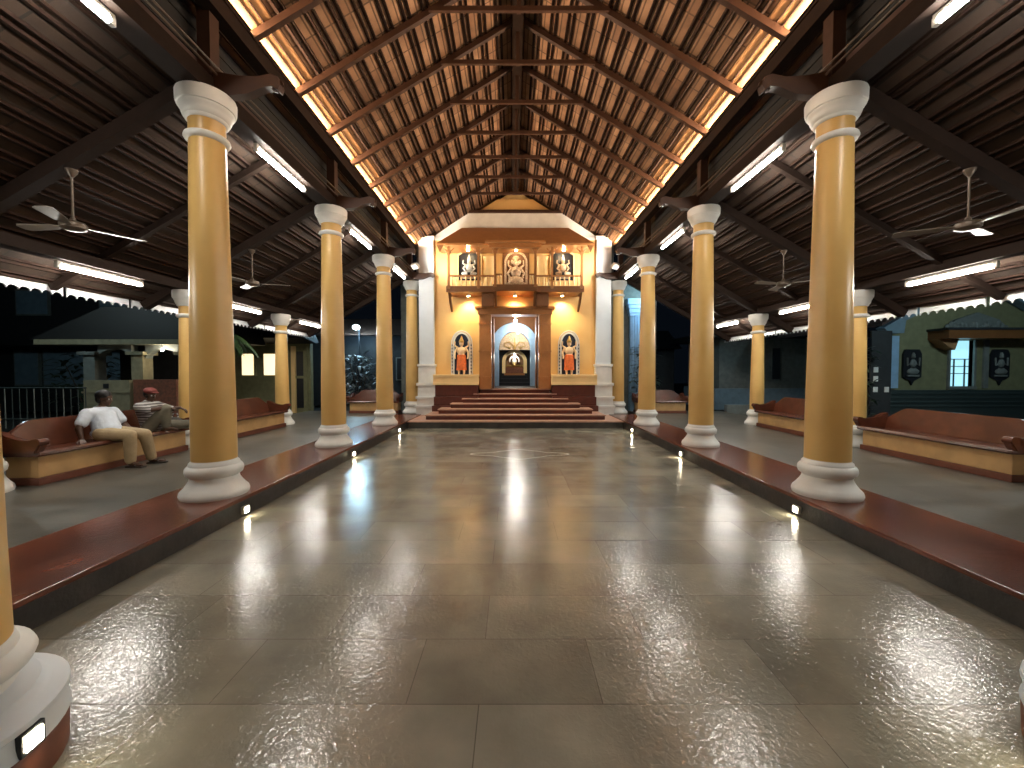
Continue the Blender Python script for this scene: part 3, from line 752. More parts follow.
# ------------------------------------------------------------ porch and sanctum seen through the door
struct(MB().box(-1.6, 1.6, FY+.3, 19, .95, 1.05).build('floor_porch', 'darkstone'))
struct(MB().box(-1.65, 1.65, FY+.3, 19, 3.75, 3.85).build('ceiling_porch', 'rafter'))
q = MB(); q.box(-1.7, -1.6, FY+.3, 19, 1, 3.8); q.box(1.6, 1.7, FY+.3, 19, 1, 3.8); struct(q.build('wall_porch', 'teakdark'))
def arch_wall(name, y, t, hw, h0, hs, rr, xmax, ztop, m):   # wall with an arched opening
    q = MB(); q.box(-xmax, -hw, y, y+t, h0, ztop); q.box(hw, xmax, y, y+t, h0, ztop)
    a = arc(0, hs, hw, 180, 0, 20, rr)
    for i in range(20): q.prism([a[i], a[i+1], (a[i+1][0], ztop), (a[i][0], ztop)], 'y', y, y+t)
    return struct(q.build(name, m))
arch_wall('wall_inner', 15.5, .25, .92, 1.05, 2.55, .95, 1.62, 3.76, 'teakdark')
# blue arch band
a = arc(0, 2.55, .92, 180, 0, 20, .95); b = arc(0, 2.50, .61, 180, 0, 20, .68)
q = MB(); q.strip([(-.92, 1.05)]+a+[(.92, 1.05)], [(-.61, 1.05)]+b+[(.61, 1.05)], 'y', 15.46, 15.78)
tag(q.build('arch_surround', 'skyblue'), 'pale blue arched surround inside the temple doorway', 'arch')
# lunette with carving
b = arc(0, 2.50, .60, 180, 0, 20, .67)
e = empty('lunette', (0, 15.8, 0)); MB().prism(b+[(.60, 2.47), (-.60, 2.47)], 'y', 0, .06).build('panel', 'statuecream', e)
r = MB(); r.tube([(0, -.03, 2.48), (0, -.03, 2.95)], [.05, .02], 8)
for s_ in (-1, 1):
    r.tube([(s_*.05, -.02, 2.6), (s_*.2, -.03, 2.78), (s_*.38, -.02, 2.74), (s_*.42, -.02, 2.62), (s_*.3, -.02, 2.60)], .025, 6); r.ball((s_*.22, -.02, 2.56), .06, 8, (1.2, .4, .7))
r.build('scroll_carving', 'gold', e); tag(e, 'cream carved half round lunette above the inner black doorway', 'lunette')
# black inner wall with the cream arch of the sanctum
arch_wall('wall_sanctum', 16.2, .2, .42, 1.05, 2.02, .38, 1.62, 3.76, 'blk')
q = MB(); a = arc(0, 2.02, .50, 180, 0, 18, .46); b = arc(0, 2.02, .37, 180, 0, 18, .34)
q.strip([(-.50, 1.55)]+a+[(.50, 1.55)], [(-.37, 1.55)]+b+[(.37, 1.55)], 'y', 16.1, 16.25)
tag(q.build('sanctum_arch', 'cream'), 'small cream arch framing the inner shrine', 'arch')
struct(MB().box(-.6, .6, 17.4, 17.5, 1.0, 3.2).build('wall_back', 'ledge'))
e = empty('shrine_platform', (0, 15.95, 1.05)); MB().box(-.62, .62, 0, .25, 0, .14, .01).box(-.56, .56, .08, .25, .14, .28, .01).box(-.50, .50, .13, .25, .28, .42, .01).build('steps', 'blk', e)
tag(e, 'black stepped platform below the shrine arch', 'platform')
e = empty('altar', (0, 16.75, 1.05)); MB().box(-.42, .42, -.2, .3, 0, .78, .01).build('body', 'teak', e); MB().box(-.45, .45, -.24, .3, .78, .84, .012).build('top', 'gold', e); MB().box(-.40, .40, -.22, -.2, .50, .74, .01).build('front_panel', 'brick', e)
tag(e, 'brown and brass altar inside the shrine', 'altar')
e = empty('shrine_idol', (0, 16.75, 1.89)); b = MB(); b.ball((0, 0, .22), .16, 14, (1.1, .7, 1.2)); b.ball((0, 0, .45), .085, 12); b.build('body', 'silver', e); MB().lathe([(.10, .50), (.08, .56), (.02, .66)], 12).build('crown', 'silver', e)
b = MB(); b.strip(arc(0, .3, .34, 200, -20, 16), arc(0, .3, .27, 200, -20, 16), 'y', .05, .09); b.build('halo_arch', 'silver', e)
tag(e, 'small silver idol with halo arch on the altar', 'idol')
e.scale = (.62,)*3
def bulb(loc, en, label, r=.045, col=(1, .93, .82)):
    e = empty('pendant_bulb', loc); MB().ball((0, 0, 0), r, 14).build('bulb', 'bulb', e); MB().tube([(0, 0, r*.8), (0, 0, .16)], .018, 8).build('holder', 'metalwhite', e)
    ld = bpy.data.lights.new('bulb_lamp', 'POINT'); ld.energy = en; ld.color = col; ld.shadow_soft_size = r*1.05
    lo = bpy.data.objects.new('bulb_lamp', ld); COL.objects.link(lo); lo.parent = e; lo.location = (0, 0, -r*1.3-.02)
    tag(e, label, 'bulb'); return e
bulb((.02, 14.35, 3.42), 22, 'bright round bulb on the porch ceiling just inside the door', .06)
bulb((.12, 15.2, 3.10), 7, 'second bright bulb hanging before the blue arch', .05)
bulb((0, 16.6, 2.30), 7, 'small bulb inside the shrine above the idol', .03)

# ------------------------------------------------------------ wings of the main building behind the facade
q = MB(); q.box(-4.3, -3.2, 15.2, 15.4, 0, 5.2); q.box(-3.3, -3.14, FY+.2, 15.4, 0, 6.0); q.box(3.14, 3.3, FY+.2, 15.4, 0, 6.0); q.box(3.2, 5.0, 15.2, 15.4, 0, 5.2)
struct(q.build('wall_wing', 'housegrey'))
e = empty('blue_pilaster', (4.55, 15.1, 0)); b = MB(); b.box(-.22, .22, -.1, .1, 0, 3.75)
for i in range(4): b.tube([(-.15+i*.1, -.11, .5), (-.15+i*.1, -.11, 3.7)], .03, 8)
b.build('fluted_shaft', 'skyblue', e)
b = MB(); b.box(-.26, .26, -.14, .1, 3.70, 3.80, .01); b.box(-.30, .30, -.18, .1, 3.80, 3.95, .03); b.box(-.38, .38, -.26, .1, 4.1, 4.32, .03); b.box(-.34, .34, -.22, .1, 3.95, 4.1, .03); b.build('capital', 'skyblue', e)
tag(e, 'blue fluted pilaster glimpsed right of the farthest right column', 'pilaster')

# ------------------------------------------------------------ surroundings, left
def bld(x0, x1, y0, y1, z0, z1): return MB().box(x0, x1, y0, y1, z0, z1)
# porch building with segmental arches
e = empty('porch_building', (-12.6, 12.0, 0))
def bb(m, name, *a, par=e):  return MB().box(*a).build(name, m, par)
for x in (-.0, 1.42, 2.84):
    b = MB(); b.box(x-.17, x+.17, -.17, .17, 0, 2.1); b.box(x-.26, x+.26, -.26, .26, 2.1, 2.2, .01); b.build('porch_column', 'porchpaint' if x else 'housegrey', e)
b = MB()
for x in (0, 1.42):
    a = arc(x+.71, 2.0, .50, 180, 0, 12, .28)
    for i in range(12): b.prism([a[i], a[i+1], (a[i+1][0], 2.4), (a[i][0], 2.4)], 'y', -.12, .12)
b.build('arched_band', 'housegrey', e)
bb('porchpaint', 'eave_beam', -1.4, 3.5, -.35, .3, 2.4, 2.55)
MB().prism([(-1.6, 2.55), (3.6, 2.55), (3.3, 3.5), (.6, 3.5)], 'y', -.3, 2.5).build('roof', 'roofdark', e)
bb('porchpaint', 'parapet', .0, 1.34, -.34, -.2, 0, 1.36); bb('porchpaint', 'parapet_cap', -.03, 1.37, -.38, -.16, .98, 1.03); bb('blk', 'parapet_vent', .58, .74, -.35, -.33, 1.12, 1.26)
bb('brick', 'brick_panel', 1.45, 2.7, -.34, -.24, 0, 1.38)
bb('housedark', 'back_wall', -1.2, 2.4, 2.0, 2.1, 0, 2.5)
bb('ledge', 'inner_pillar', 2.2, 2.45, .6, .8, .7, 2.3)
tag(e, 'low neighbouring porch with arches, cream beam and brick panel behind the two men', 'porch')
bulb((-10.35, 11.75, 2.25), 6, 'small lit bulb under the neighbouring porch eave', .04, (1, .8, .5))
e = empty('left_house', (-17.5, 16, 0))
bb('housedark', 'wall', -4, 3.5, 0, 3, 0, 6, par=e); bb('roofdark', 'roof', -4.4, 3.9, -.6, 3.4, 6, 6.3, par=e)
bb('roofdark', 'canopy', -2.6, 3.6, -1.1, 0, 2.6, 2.75, par=e)
for x, z, w_, h_ in ((-1.6, 3.9, 1.2, .9), (1.6, 3.9, 1.0, .8), (-1.9, 1.1, .9, 1.3), (-.4, 1.1, 1.6, 1.3), (1.8, 1.1, 1.2, 1.3)):
    o = MB().box(x-w_/2-.06, x+w_/2+.06, -.08, 0, z-.06, z+h_+.06).build('window', 'housegrey', e)
    MB().box(x-w_/2, x+w_/2, -.10, -.07, z, z+h_).build('pane', 'houseblue', o)
tag(e, 'dark two storey house beyond the left aisle with dim shuttered windows', 'house')
# railing
e = empty('iron_railing', (0, 10.6, 0)); b = MB()
b.tube([(-16, 0, 1.18), (-11.4, 0, 1.18)], .025, 6); b.tube([(-16, 0, .35), (-11.4, 0, .35)], .02, 6); b.build('rail', 'plinthdark', e)
for i in range(24):
    MB().tube([(-15.9+i*.195, 0, .1), (-15.9+i*.195, 0, 1.2)], .012, 6).build('bar', 'housegrey' if i % 4 == 0 else 'plinthdark', e)
tag(e, 'dark iron railing outside the left aisle', 'railing')
# far left house with lit windows
e = empty('lit_house', (-9.2, 15.6, 0))
bb('housegreen', 'wall', -2.6, 1.25, 0, .2, 0, 3.0, par=e)
bb('housegreen', 'cill_band', -2.6, 1.25, -.05, 0, 1.35, 1.45, par=e)
MB().prism([(-.9, 2.85), (0, 2.7), (.2, 2.75), (-.7, 3.6)], 'x', -2.8, 1.5).build('roof', 'roofdark', e)
for x in (-1.15, -.30):
    o = MB().box(x-.28, x+.28, -.06, 0, 1.42, 2.36).build('window', 'housegreen', e); MB().box(x-.22, x+.22, -.08, -.05, 1.48, 2.30).build('pane', 'litwin', o)
for x, m in ((.62, 'cream'), (1.1, 'housegreen')): bb(m, 'door_post', x-.07, x+.07, -.12, 0, 0, 2.6, par=e)
bb('blk', 'doorway', .72, 1.02, -.04, 0, .2, 2.4, par=e)
tag(e, 'greenish house with two glowing windows beyond the second left bench', 'house')
e = empty('rear_house', (-6.9, 19, 0))
bb('housedark', 'wall', -3, 3.4, 0, 3, 0, 3.4, par=e); MB().prism([(-.5, 3.3), (3.2, 3.3), (1.5, 4.3)], 'x', -3.3, 3.6).build('roof', 'rooftile', e)
for x in (-1.6, -.5, 1.6): 
    o = MB().box(x-.3, x+.3, -.06, 0, 1.2, 2.3).build('window', 'housegrey', e); MB().box(x-.24, x+.24, -.08, -.05, 1.26, 2.24).build('pane', 'blk', o)
tag(e, 'dark low house behind the left end bench and street lamp', 'house')
e = empty('street_lamp', (-7.15, 18.5, 0)); MB().tube([(0, 0, 0), (0, 0, 3.6)], [.04, .03], 10).build('pole', 'blk', e); MB().tube([(0, 0, 3.55), (0, -.3, 3.7)], .025, 8).build('arm', 'blk', e)
MB().ball((0, -.35, 3.62), .13, 16, (1.2, 1, .8)).build('lamp_head', 'streetlamp', e)
ld = bpy.data.lights.new('street_bulb', 'POINT'); ld.energy = 28; ld.color = (.4, .7, 1); ld.shadow_soft_size = .2
lo = bpy.data.objects.new('street_bulb', ld); COL.objects.link(lo); lo.parent = e; lo.location = (0, -.4, 3.3)
tag(e, 'blue white street lamp shining between the left columns', 'street lamp')

# ------------------------------------------------------------ plants
def leaf(mb, base, d, L_, w_, droop=.3, n=5):
    base = Vector(base); d = Vector(d).normalized(); side = d.cross(Vector((0, 0, 1)))
    side = side.normalized() if side.length > .05 else Vector((1, 0, 0))
    prev = None
    for i in range(n+1):
        t = i/n; p = base+d*L_*t+Vector((0, 0, -droop*L_*t*t)); ww = w_*sin(pi*min(.97, t*.9+.08))
        a = mb.bm.verts.new(p-side*ww/2+Vector((0, 0, .15*ww))); c = mb.bm.verts.new(p); b = mb.bm.verts.new(p+side*ww/2+Vector((0, 0, .15*ww)))
        if prev:
            mb.bm.faces.new((prev[0], prev[1], c, a)); mb.bm.faces.new((prev[1], prev[2], b, c))
        prev = (a, c, b)
def shrub(name, loc, h, r, n, m, label, L_=.35, w_=.12, seed=1, cat='shrub'):
    rnd = random.Random(seed); e = empty(name, loc); b = MB(); t = MB()
    for k in range(6):
        a = rnd.uniform(0, 6.28); t.tube([(0, 0, 0), (r*.3*cos(a), r*.3*sin(a), h*.5), (r*.6*cos(a), r*.6*sin(a), h*.85)], [.03, .02, .01], 6)
    for k in range(n):
        a = rnd.uniform(0, 6.28); u = rnd.random()**.5; zz = rnd.uniform(.15, 1)*h; rr = r*u*(1.05-.4*abs(zz/h-.5))
        leaf(b, (rr*cos(a), rr*sin(a), zz), (cos(a+rnd.uniform(-.8, .8)), sin(a+rnd.uniform(-.8, .8)), rnd.uniform(-.1, .9)), L_*rnd.uniform(.6, 1.2), w_, rnd.uniform(.2, .7))
    t.build('stem', 'trunk', e); b.build('foliage', m, e, smooth=True)
    tag(e, label, cat); return e
shrub('variegated_shrub', (-6.35, 16.4, 0), 2.3, .62, 130, 'leafpale', 'pale leaved shrub lit blue below the street lamp', .42, .14, 3)
shrub('garden_shrub', (4.75, 14.6, 0), 2.6, .42, 170, 'leafdark', 'dark leafy shrub between the right temple wall and the third column', .30, .10, 5)
shrub('garden_shrub', (-15.0, 14.0, 0), 2.2, .9, 160, 'leafdark', 'dark garden shrub beside the dim house at far left', .4, .13, 8)
shrub('garden_shrub', (8.9, 10.8, 0), 2.2, .55, 150, 'leafdark', 'dark shrub left of the gabled green house', .35, .12, 9)
# palm with drooping fronds left of the second outer column
e = empty('palm', (-7.98, 11.2, 0)); MB().tube([(0, 0, 0), (.02, 0, 1.3), (-.05, -.1, 2.7)], [.12, .09, .07], 10).build('trunk', 'trunk', e)
b = MB(); rnd = random.Random(4)
for k in range(9):
    a = 2*pi*k/9+.3; pts = []
    for i in range(9):
        t = i/8; pts.append(Vector((-.05+cos(a)*.75*t, -.1+sin(a)*.75*t, 2.65+.2*t-.75*t*t)))
    b.tube(pts, [.02*(1-.08*i) for i in range(9)], 5)
    for i in range(1, 9):
        for s_ in (-1, 1):
            for j in (0, .5):
                p = pts[i-1].lerp(pts[i], j) ; leaf(b, p, (cos(a)*.6-s_*sin(a)*.6, sin(a)*.6+s_*cos(a)*.6, -.5), .32*(1-.05*i), .045, .5, 4)
b.build('fronds', 'leaf', e, smooth=True); tag(e, 'palm with drooping green fronds outside the left aisle eave', 'palm')

# ------------------------------------------------------------ surroundings, right
e = empty('gabled_house', (12.9, 11.2, 0))
b = MB(); b.box(-2.5, -.78, 0, .2, 1.1, 3.0); b.box(-.12, 3.2, 0, .2, 1.1, 3.0); b.box(-.8, -.1, 0, .2, 1.1, 1.2); b.box(-.8, -.1, 0, .2, 2.48, 3.0)
b.prism([(-2.5, 3.0), (0-.2, 4.2), (2.3, 3.0)], 'y', 0, .2); b.build('wall', 'housegreen', e)
b = MB(); b.prism([(-2.9, 2.80), (-2.75, 2.66), (-2.35, 2.66), (-2.30, 3.0), (-.2, 4.05), (-.2, 4.42)], 'y', -.30, -.05); b.build('bargeboard', 'houseblue', e)
b = MB(); b.prism([(2.5, 2.80), (2.1, 2.80), (-.2, 4.05), (-.2, 4.42)], 'y', -.30, -.05); b.build('bargeboard', 'houseblue', e)
b = MB(); b.prism([(-2.95, 2.85), (-.2, 4.45), (2.6, 2.85), (2.6, 2.93), (-.2, 4.55), (-2.95, 2.93)], 'y', -.3, 4); b.build('roof', 'rooftile', e)
b = MB(); b.box(-2.55, 3.2, -.06, .2, 0, 1.1)
for i in range(4): b.box(-2.56, 3.2, -.09, 0, .62+i*.12, .66+i*.12)
b.build('plinth', 'plinthdark', e)
bb('teakdark', 'canopy', -1.40, 1.3, -.55, 0, 2.50, 2.72, par=e); bb('housedark', 'canopy_edge', -1.44, 1.34, -.58, 0, 2.72, 2.78, par=e)
b = MB(); b.prism([(-1.40, 2.5), (-.85, 2.5), (-.95, 2.2), (-1.15, 2.3)], 'y', -.3, 0); b.build('canopy_bracket', 'ledge', e)
o = MB().box(-.84, -.78, -.05, .2, 1.2, 2.5).box(-.12, -.06, -.05, .2, 1.2, 2.5).box(-.84, -.06, -.08, .2, 1.12, 1.2).build('window', 'housegrey', e)
MB().box(-.78, -.12, .1, .14, 1.2, 2.48).build('pane', 'litblue', o)
g = MB()
for z in (1.55, 1.75, 1.95): g.box(-.78, -.12, .03, .06, z, z+.02)
for x in (-.6, -.3): g.box(x, x+.02, .03, .06, 1.2, 1.95)
g.build('grille', 'blk', o)
bb('housegrey', 'pale_pilaster', .15, .28, -.05, 0, 1.15, 2.5, par=e)
b = MB()
for i in range(17): b.ball((-.95+i*.10, -.10, 2.86+.05*sin(i*1.9)), .07, 8, (1, .6, 1+.5*abs(sin(i))))
b.prism([(-1.0, 2.78), (.8, 2.78), (.5, 3.05), (-.1, 3.25), (-.7, 3.05)], 'y', -.08, 0); b.build('relief', 'housegrey', e)
bb('skyblue', 'drain_pipe', -2.50, -2.28, -.10, 0, 1.15, 2.6, par=e)
tag(e, 'yellow green gabled house with blue bargeboards beyond the right aisle', 'house')
for x, lb in ((11.05, 'left'), (13.50, 'right')):
    e = empty('wall_plaque', (x, 11.2, 1.28))
    b = MB(); b.prism([(-.26, .18), (-.16, .12), (-.06, .08), (0, -.06), (.06, .08), (.16, .12), (.26, .18), (.26, .82), (.20, .95), (-.20, .95), (-.26, .82)], 'y', -.06, -.0, .008); b.build('panel', 'blk', e)
    b = MB(); b.ball((0, -.07, .74), .05, 10); b.lathe([(.05, .78), (.02, .86)], 10, cy=-.07); b.ball((0, -.07, .56), .09, 10, (1, .5, 1.3)); b.ball((0, -.07, .33), .17, 12, (1, .35, .55)); b.box(-.17, .17, -.09, -.06, .19, .24, .01); 
    for s_ in (-1, 1): b.tube([(s_*.05, -.07, .58), (s_*.16, -.08, .50), (s_*.17, -.08, .72)], .022, 6); b.tube([(s_*.04, -.07, .42), (s_*.14, -.08, .34), (s_*.05, -.08, .27)], .028, 6)
    b.build('relief_figure', 'housegrey', e)
    tag(e, 'dark wall plaque with pale figure %s of the blue lit window' % lb, 'plaque', 'house wall plaques')
# notice grid left of that house
e = empty('notice_board', (9.92, 10.7, 0)); MB().box(-.42, .12, 0, .05, .4, 2.7).build('board', 'housedark', e)
for i, (x, z) in enumerate(((-.30, 1.42), (-.30, 1.13), (.0, 1.13), (-.30, 1.66))):
    MB().box(x-.055, x+.055, -.02, 0, z-.07, z+.07).build('paper', 'white', e)
tag(e, 'dark board with a few small white notices left of the gabled house', 'notice board')
# grey hall further back on the right
e = empty('grey_hall', (10.6, 17, 0))
bb('housegrey', 'wall', -1.9, 3.5, 0, 3, .9, 3.0, par=e); bb('houseblue', 'plinth', -2.1, 3.6, -.1, 3, 0, .9, par=e)
bb('roofdark', 'roof', -2.6, 4, -.9, 3.4, 3.0, 3.25, par=e); bb('blk', 'doorway', .35, .65, -.05, 0, 1.3, 2.6, par=e); bb('blk', 'opening', 2.1, 2.5, -.05, 0, 1.3, 2.6, par=e)
tag(e, 'plain grey hall behind the far right bench with dark openings', 'hall')
e = empty('dark_shed', (6.6, 21, 0)); bb('housedark', 'wall', -2.4, 1.8, 0, 3, 0, 2.9, par=e); MB().prism([(-.5, 2.8), (3.2, 2.8), (1.4, 3.9)], 'x', -2.6, 2.0).build('roof', 'roofdark', e)
bb('housegrey', 'sign_strip', -1.3, .6, -.06, 0, 1.95, 2.1, par=e)
tag(e, 'dark shed at the far end beyond the right aisle', 'shed')
struct(MB().box(7.4, 15, 13.9, 14.1, 0, .45).build('trim_25', 'housegrey'), 'low pale garden kerb beyond the right aisle', 'kerb')
# added unseen lamp poles that brighten the blue pilaster and the outside houses
for x, y, en, lb, c_ in ((5.0, 14.3, 16, 'behind the third right column', (.4, .7, 1)), (10.6, 6.6, 110, 'out of frame beside the right aisle', (.75, .95, 1)), (-12.6, 8.6, 55, 'out of frame beside the left aisle', (.85, .95, .9))):
    e = empty('added_lamp', (x, y, -.11)); MB().tube([(0, 0, 0), (0, 0, 4.4)], [.05, .035], 10).build('pole', 'metalgrey', e); MB().ball((0, 0, 4.5), .10, 12).build('lamp_head', 'streetlamp', e)
    ld = bpy.data.lights.new('added_bulb', 'POINT'); ld.energy = en; ld.color = c_; ld.shadow_soft_size = .15
    lo = bpy.data.objects.new('added_bulb', ld); COL.objects.link(lo); lo.parent = e; lo.location = (0, 0, 4.25)
    tag(e, 'tall added lamp pole, %s' % lb, 'garden lamp')

# ------------------------------------------------------------ people
def capsule(mb, p0, p1, r0, r1, n=14):
    p0, p1 = Vector(p0), Vector(p1); mb.ball(p0, r0, n); mb.ball(p1, r1, n)
    if (p1-p0).length > 1e-4: mb.tube([p0, p0.lerp(p1, .5), p1], [r0, (r0+r1)/2, r1], n)
def chain(mb, pts, rad):
    for i in range(len(pts)-1): capsule(mb, pts[i], pts[i+1], rad[i], rad[i+1])
def hand(mb, wrist, dirv, nrm, side, curl=.35, L_=.17):
    # palm plus five fingers; nrm = back-of-hand normal, side=+1/-1 puts the thumb
    d = Vector(dirv).normalized(); n_ = Vector(nrm); n_ = (n_-d*n_.dot(d)).normalized(); s_ = d.cross(n_)*side; wv = Vector(wrist)
    for k in range(4):
        o = s_*(.030-.020*k); capsule(mb, wv+o*.5+d*.012, wv+o+d*.085, .014, .0115, 8)
        ln = (.068, .076, .070, .055)[k]; a = wv+o+d*.085; c = curl
        b = a+(d*cos(c)-n_*sin(c))*ln*.45; e_ = b+(d*cos(2*c)-n_*sin(2*c))*ln*.32; f = e_+(d*cos(2.8*c)-n_*sin(2.8*c))*ln*.26
        for p, q, r0, r1 in ((a, b, .0098, .0092), (b, e_, .0092, .0082), (e_, f, .0082, .007)): capsule(mb, p, q, r0, r1, 8)
    a = wv+s_*.022+d*.025; b = a+(s_*.7+d*.7-n_*.2)*.038; c = b+(s_*.3+d*.95-n_*.25)*.032; f = c+(d-n_*.3)*.024
    for p, q, r0, r1 in ((a, b, .0135, .0115), (b, c, .0115, .0098), (c, f, .0098, .008)): capsule(mb, p, q, r0, r1, 8)
def head(mb, c, yaw, tilt, k=1.0):
    R_ = Matrix.Rotation(yaw, 4, 'Z') @ Matrix.Rotation(tilt, 4, 'Y'); T = Matrix.Translation(c) @ R_
    def P(x, y, z): return T @ Vector((x*k, y*k, z*k))
    mb.ball(P(-.008, 0, .03), .088*k, 24, (1.08, .86, 1.08), R_)          # skull, face looks along local +x
    mb.ball(P(.020, 0, -.035), .064*k, 20, (1.0, .90, 1.15), R_)          # face
    mb.ball(P(.052, 0, -.092), .026*k, 12, (1, 1.1, .8), R_)              # chin
    for s_ in (-1, 1):
        mb.ball(P(-.005, s_*.073, -.005), .022*k, 10, (.75, .4, 1.25), R_)  # ear
        mb.ball(P(.045, s_*.036, -.035), .024*k, 10, (.8, .8, 1), R_)       # cheek
        mb.ball(P(.072, s_*.030, .022), .016*k, 10, (.7, 1.5, .6), R_)      # brow
        mb.ball(P(.078, s_*.011, -.030), .0095*k, 8)                       # nostril
    capsule(mb, P(.078, 0, .008), P(.094, 0, -.026), .009*k, .013*k, 8)
    capsule(mb, P(.073, -.020, -.056), P(.073, .020, -.056), .008*k, .008*k, 8)
    capsule(mb, P(.071, -.018, -.068), P(.071, .018, -.068), .0085*k, .0085*k, 8)
    return T
def solid(mb, name, m, parent, vox, sm=3):
    o = mb.build(name, m, parent)
    r = o.modifiers.new('union', 'REMESH'); r.mode = 'VOXEL'; r.voxel_size = vox; r.use_smooth_shade = True
    s_ = o.modifiers.new('soften', 'SMOOTH'); s_.iterations = sm; s_.factor = .5
    return o
def eyes(T, parent, k=1.0):
    b = MB(); p = MB()
    for s_ in (-1, 1):
        b.ball(T @ Vector((.070*k, s_*.030*k, .004*k)), .0115*k, 12); p.ball(T @ Vector((.0795*k, s_*.030*k, .004*k)), .0055*k, 10)
    b.build('eyes', 'white', parent); p.build('pupils', 'hair', parent)

# man one: leaning back, straight arm on the seat behind him, faces the nave (+x)
e = empty('person', (-6.0, 5.78, KH)); SH = .44
P = lambda *a: Vector(a)
pel = P(0.06, 0, SH+.10); chest = P(-.10, .05, SH+.34); neck = P(-.13, .07, SH+.49); hd = P(-.10, .10, SH+.62)
b = MB()
chain(b, [pel, P(-.03, .02, SH+.22), chest, P(-.13, .06, SH+.43)], [.15, .135, .15, .10]); capsule(b, neck, hd-P(0, 0, .06), .052, .05)
T = head(b, hd, radians(18), radians(6))
shl, shr = P(-.12, .25, SH+.40), P(-.12, -.15, SH+.41)       # far (left) and near (right) shoulders
el2, wr2 = P(-.09, -.30, SH+.20), P(-.04, -.31, SH+.045)     # near arm straight down to the seat
chain(b, [chest, shr, el2, wr2], [.09, .062, .043, .029]); hand(b, wr2, (.55, -.35, -.35), (.2, 0, 1), 1, .25)
el1, wr1 = P(.0, .32, SH+.18), P(.19, .18, SH+.16)
chain(b, [chest, shl, el1, wr1], [.09, .062, .043, .029]); hand(b, wr1, (.8, -.35, -.15), (0, 0, 1), 1, .4)
hl, hr = P(.05, .10, SH+.09), P(.05, -.10, SH+.09)
kl_, kr_ = P(.46, .17, SH+.05), P(.45, -.07, SH+.07)
al, ar = P(.47, .26, .08), P(.40, -.02, .085)
chain(b, [hl, kl_, al], [.095, .062, .042]); chain(b, [hr, kr_, ar], [.095, .062, .042])
for a_, dy in ((al, .04), (ar, .0)): chain(b, [a_+P(0, 0, -.02), a_+P(.10, dy, -.045), a_+P(.17, dy*1.5, -.052)], [.038, .034, .022])
body = solid(b, 'body', 'skin', e, .0065, 2); eyes(T, e)
b = MB(); R_ = T.to_3x3().to_4x4()
b.ball(T @ Vector((-.020, 0, .052)), .094, 24, (1.08, .92, 1.0), R_); b.ball(T @ Vector((-.05, 0, .0)), .075, 16, (.8, 1.05, 1.1), R_)
b.build('hair', 'hair', e)
b = MB(); chain(b, [P(.04, 0, SH+.13), P(-.02, .02, SH+.23), P(-.08, .05, SH+.32), P(-.13, .06, SH+.41)], [.172, .165, .165, .115])
capsule(b, P(-.13, .065, SH+.43), P(-.13, .07, SH+.47), .075, .062)
chain(b, [P(-.12, .03, SH+.38), shr, shr.lerp(el2, .62)], [.11, .082, .078]); chain(b, [P(-.12, .09, SH+.38), shl, shl.lerp(el1, .62)], [.11, .082, .078])
b.ball(P(.0, 0, SH+.10), .16, 16, (1, 1.15, .55))
solid(b, 'shirt', 'shirt', e, .011, 3)
b = MB(); b.ball(P(.02, 0, SH+.09), .155, 18, (1, 1.18, .62))
chain(b, [hl, kl_, al+P(0, 0, .03)], [.112, .085, .072]); chain(b, [hr, kr_, ar+P(0, 0, .03)], [.112, .085, .072])
solid(b, 'trousers', 'khaki', e, .011, 3)
for a_, dy in ((al, .05), (ar, .0)):
    s2 = MB(); s2.box(-.05, .21, -.045, .045, 0, .022, .008); s2.tube([(.10, -.045, .02), (.10, 0, .065), (.10, .045, .02)], .012, 6); q = s2.build('sandal', 'sandal', e); q.location = (a_.x, a_.y, 0); q.rotation_euler = (0, 0, dy*6)
tag(e, 'person in a white short sleeved shirt and khaki trousers leaning back on the left bench', 'person', None)
e.scale = (.93,)*3

# man two: one foot up on the bench, arms resting over the raised knee
e = empty('person', (-6.02, 6.56, KH))
pel = P(0, 0, SH+.10); chest = P(-.07, -.02, SH+.38); neck = P(-.05, -.01, SH+.52); hd = P(-.02, 0, SH+.64)
b = MB(); chain(b, [pel, P(-.06, 0, SH+.24), chest, P(-.06, -.01, SH+.46)], [.14, .13, .145, .095]); capsule(b, neck, hd-P(0, 0, .06), .05, .048)
T = head(b, hd, radians(-12), radians(10), .98)
shr, shl = P(-.05, -.19, SH+.44), P(-.07, .18, SH+.44)
elr, wrr = P(.14, -.22, SH+.39), P(.34, -.04, SH+.42)
ell, wrl = P(.14, .24, SH+.36), P(.36, .16, SH+.40)
chain(b, [chest, shr, elr, wrr], [.09, .06, .042, .028]); hand(b, wrr, (.6, .6, -.3), (0, 0, 1), 1, .4)
chain(b, [chest, shl, ell, wrl], [.09, .06, .042, .028]); hand(b, wrl, (.8, .2, -.4), (0, 0, 1), -1, .4)
hr, hl = P(.03, -.09, SH+.09), P(.02, .12, SH+.08)
kr_, ar = P(.30, -.05, SH+.40), P(.26, -.02, SH+.055)
kl_, al = P(.36, .34, SH+.08), P(.10, .62, SH+.06)
chain(b, [hr, kr_, ar], [.09, .060, .042]); chain(b, [hl, kl_, al], [.09, .060, .042])
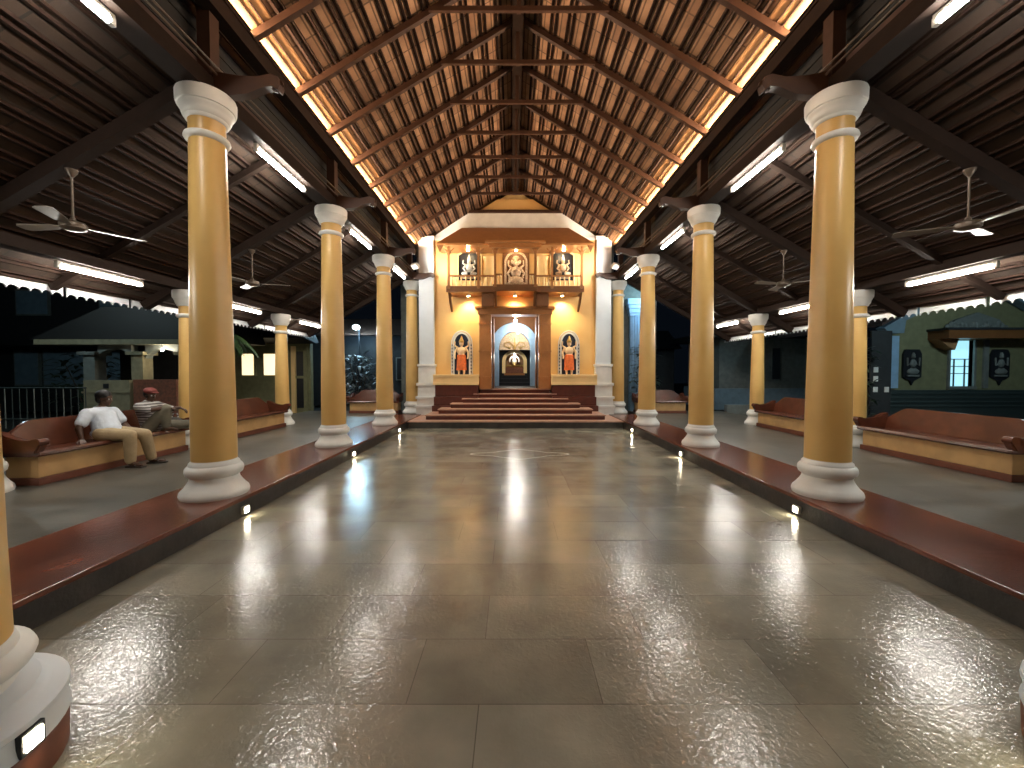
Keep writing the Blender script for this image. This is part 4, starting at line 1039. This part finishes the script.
chain(b, [ar+P(0, 0, -.012), ar+P(.09, .03, -.02), ar+P(.15, .05, -.028)], [.036, .032, .022]); chain(b, [al, al+P(.06, .08, -.02), al+P(.10, .14, -.028)], [.036, .032, .022])
solid(b, 'body', 'skin', e, .0065, 2); eyes(T, e, .98); R_ = T.to_3x3().to_4x4()
b = MB(); b.ball(T @ Vector((-.025, 0, .02)), .091, 20, (1.0, .92, 1.0), R_); b.build('hair', 'hair', e)
b = MB(); b.ball(T @ Vector((-.012, 0, .065)), .093, 20, (1.12, .98, .72), R_); b.ball(T @ Vector((.085, 0, .062)), .055, 14, (1.1, 1.1, .15), R_); b.ball(T @ Vector((.05, 0, .098)), .03, 10, (.8, 1.2, .5), R_); b.build('cap', 'cap', e)
b = MB(); chain(b, [P(0, 0, SH+.12), P(-.05, 0, SH+.26), P(-.065, -.02, SH+.37), P(-.06, -.01, SH+.45)], [.16, .152, .158, .108])
chain(b, [P(-.07, -.02, SH+.42), shr, shr.lerp(elr, .9)], [.105, .078, .07]); chain(b, [P(-.07, 0, SH+.42), shl, shl.lerp(ell, .9)], [.105, .078, .07])
solid(b, 'shirt', 'striped', e, .011, 3)
b = MB(); b.ball(P(.0, 0, SH+.08), .145, 18, (1, 1.15, .62)); chain(b, [hr, kr_, ar+P(0, 0, .05)], [.108, .082, .066]); chain(b, [hl, kl_, al+P(0, -.03, .01)], [.108, .080, .062])
solid(b, 'trousers', 'greytr', e, .011, 3)
tag(e, 'person in a striped shirt and red cap with one knee raised on the bench', 'person', None)
e.scale = (.93,)*3
# dark bundle lying on the bench end
e = empty('cloth_bag', (-6.0, 6.98, KH+.42)); b = MB(); b.ball((0, -.02, .09), .12, 16, (1.1, .85, .72)); b.ball((.06, .02, .05), .08, 12, (1.3, .9, .6)); solid(b, 'pouch', 'darkpants', e, .01, 3)
MB().tube([(-.06, 0, .14), (-.03, 0, .24), (.04, 0, .24), (.07, 0, .13)], .012, 6).build('strap', 'striped', e)
tag(e, 'dark cloth bag with strap on the bench end beside the capped man', 'bag')

bpy.context.view_layer.update()
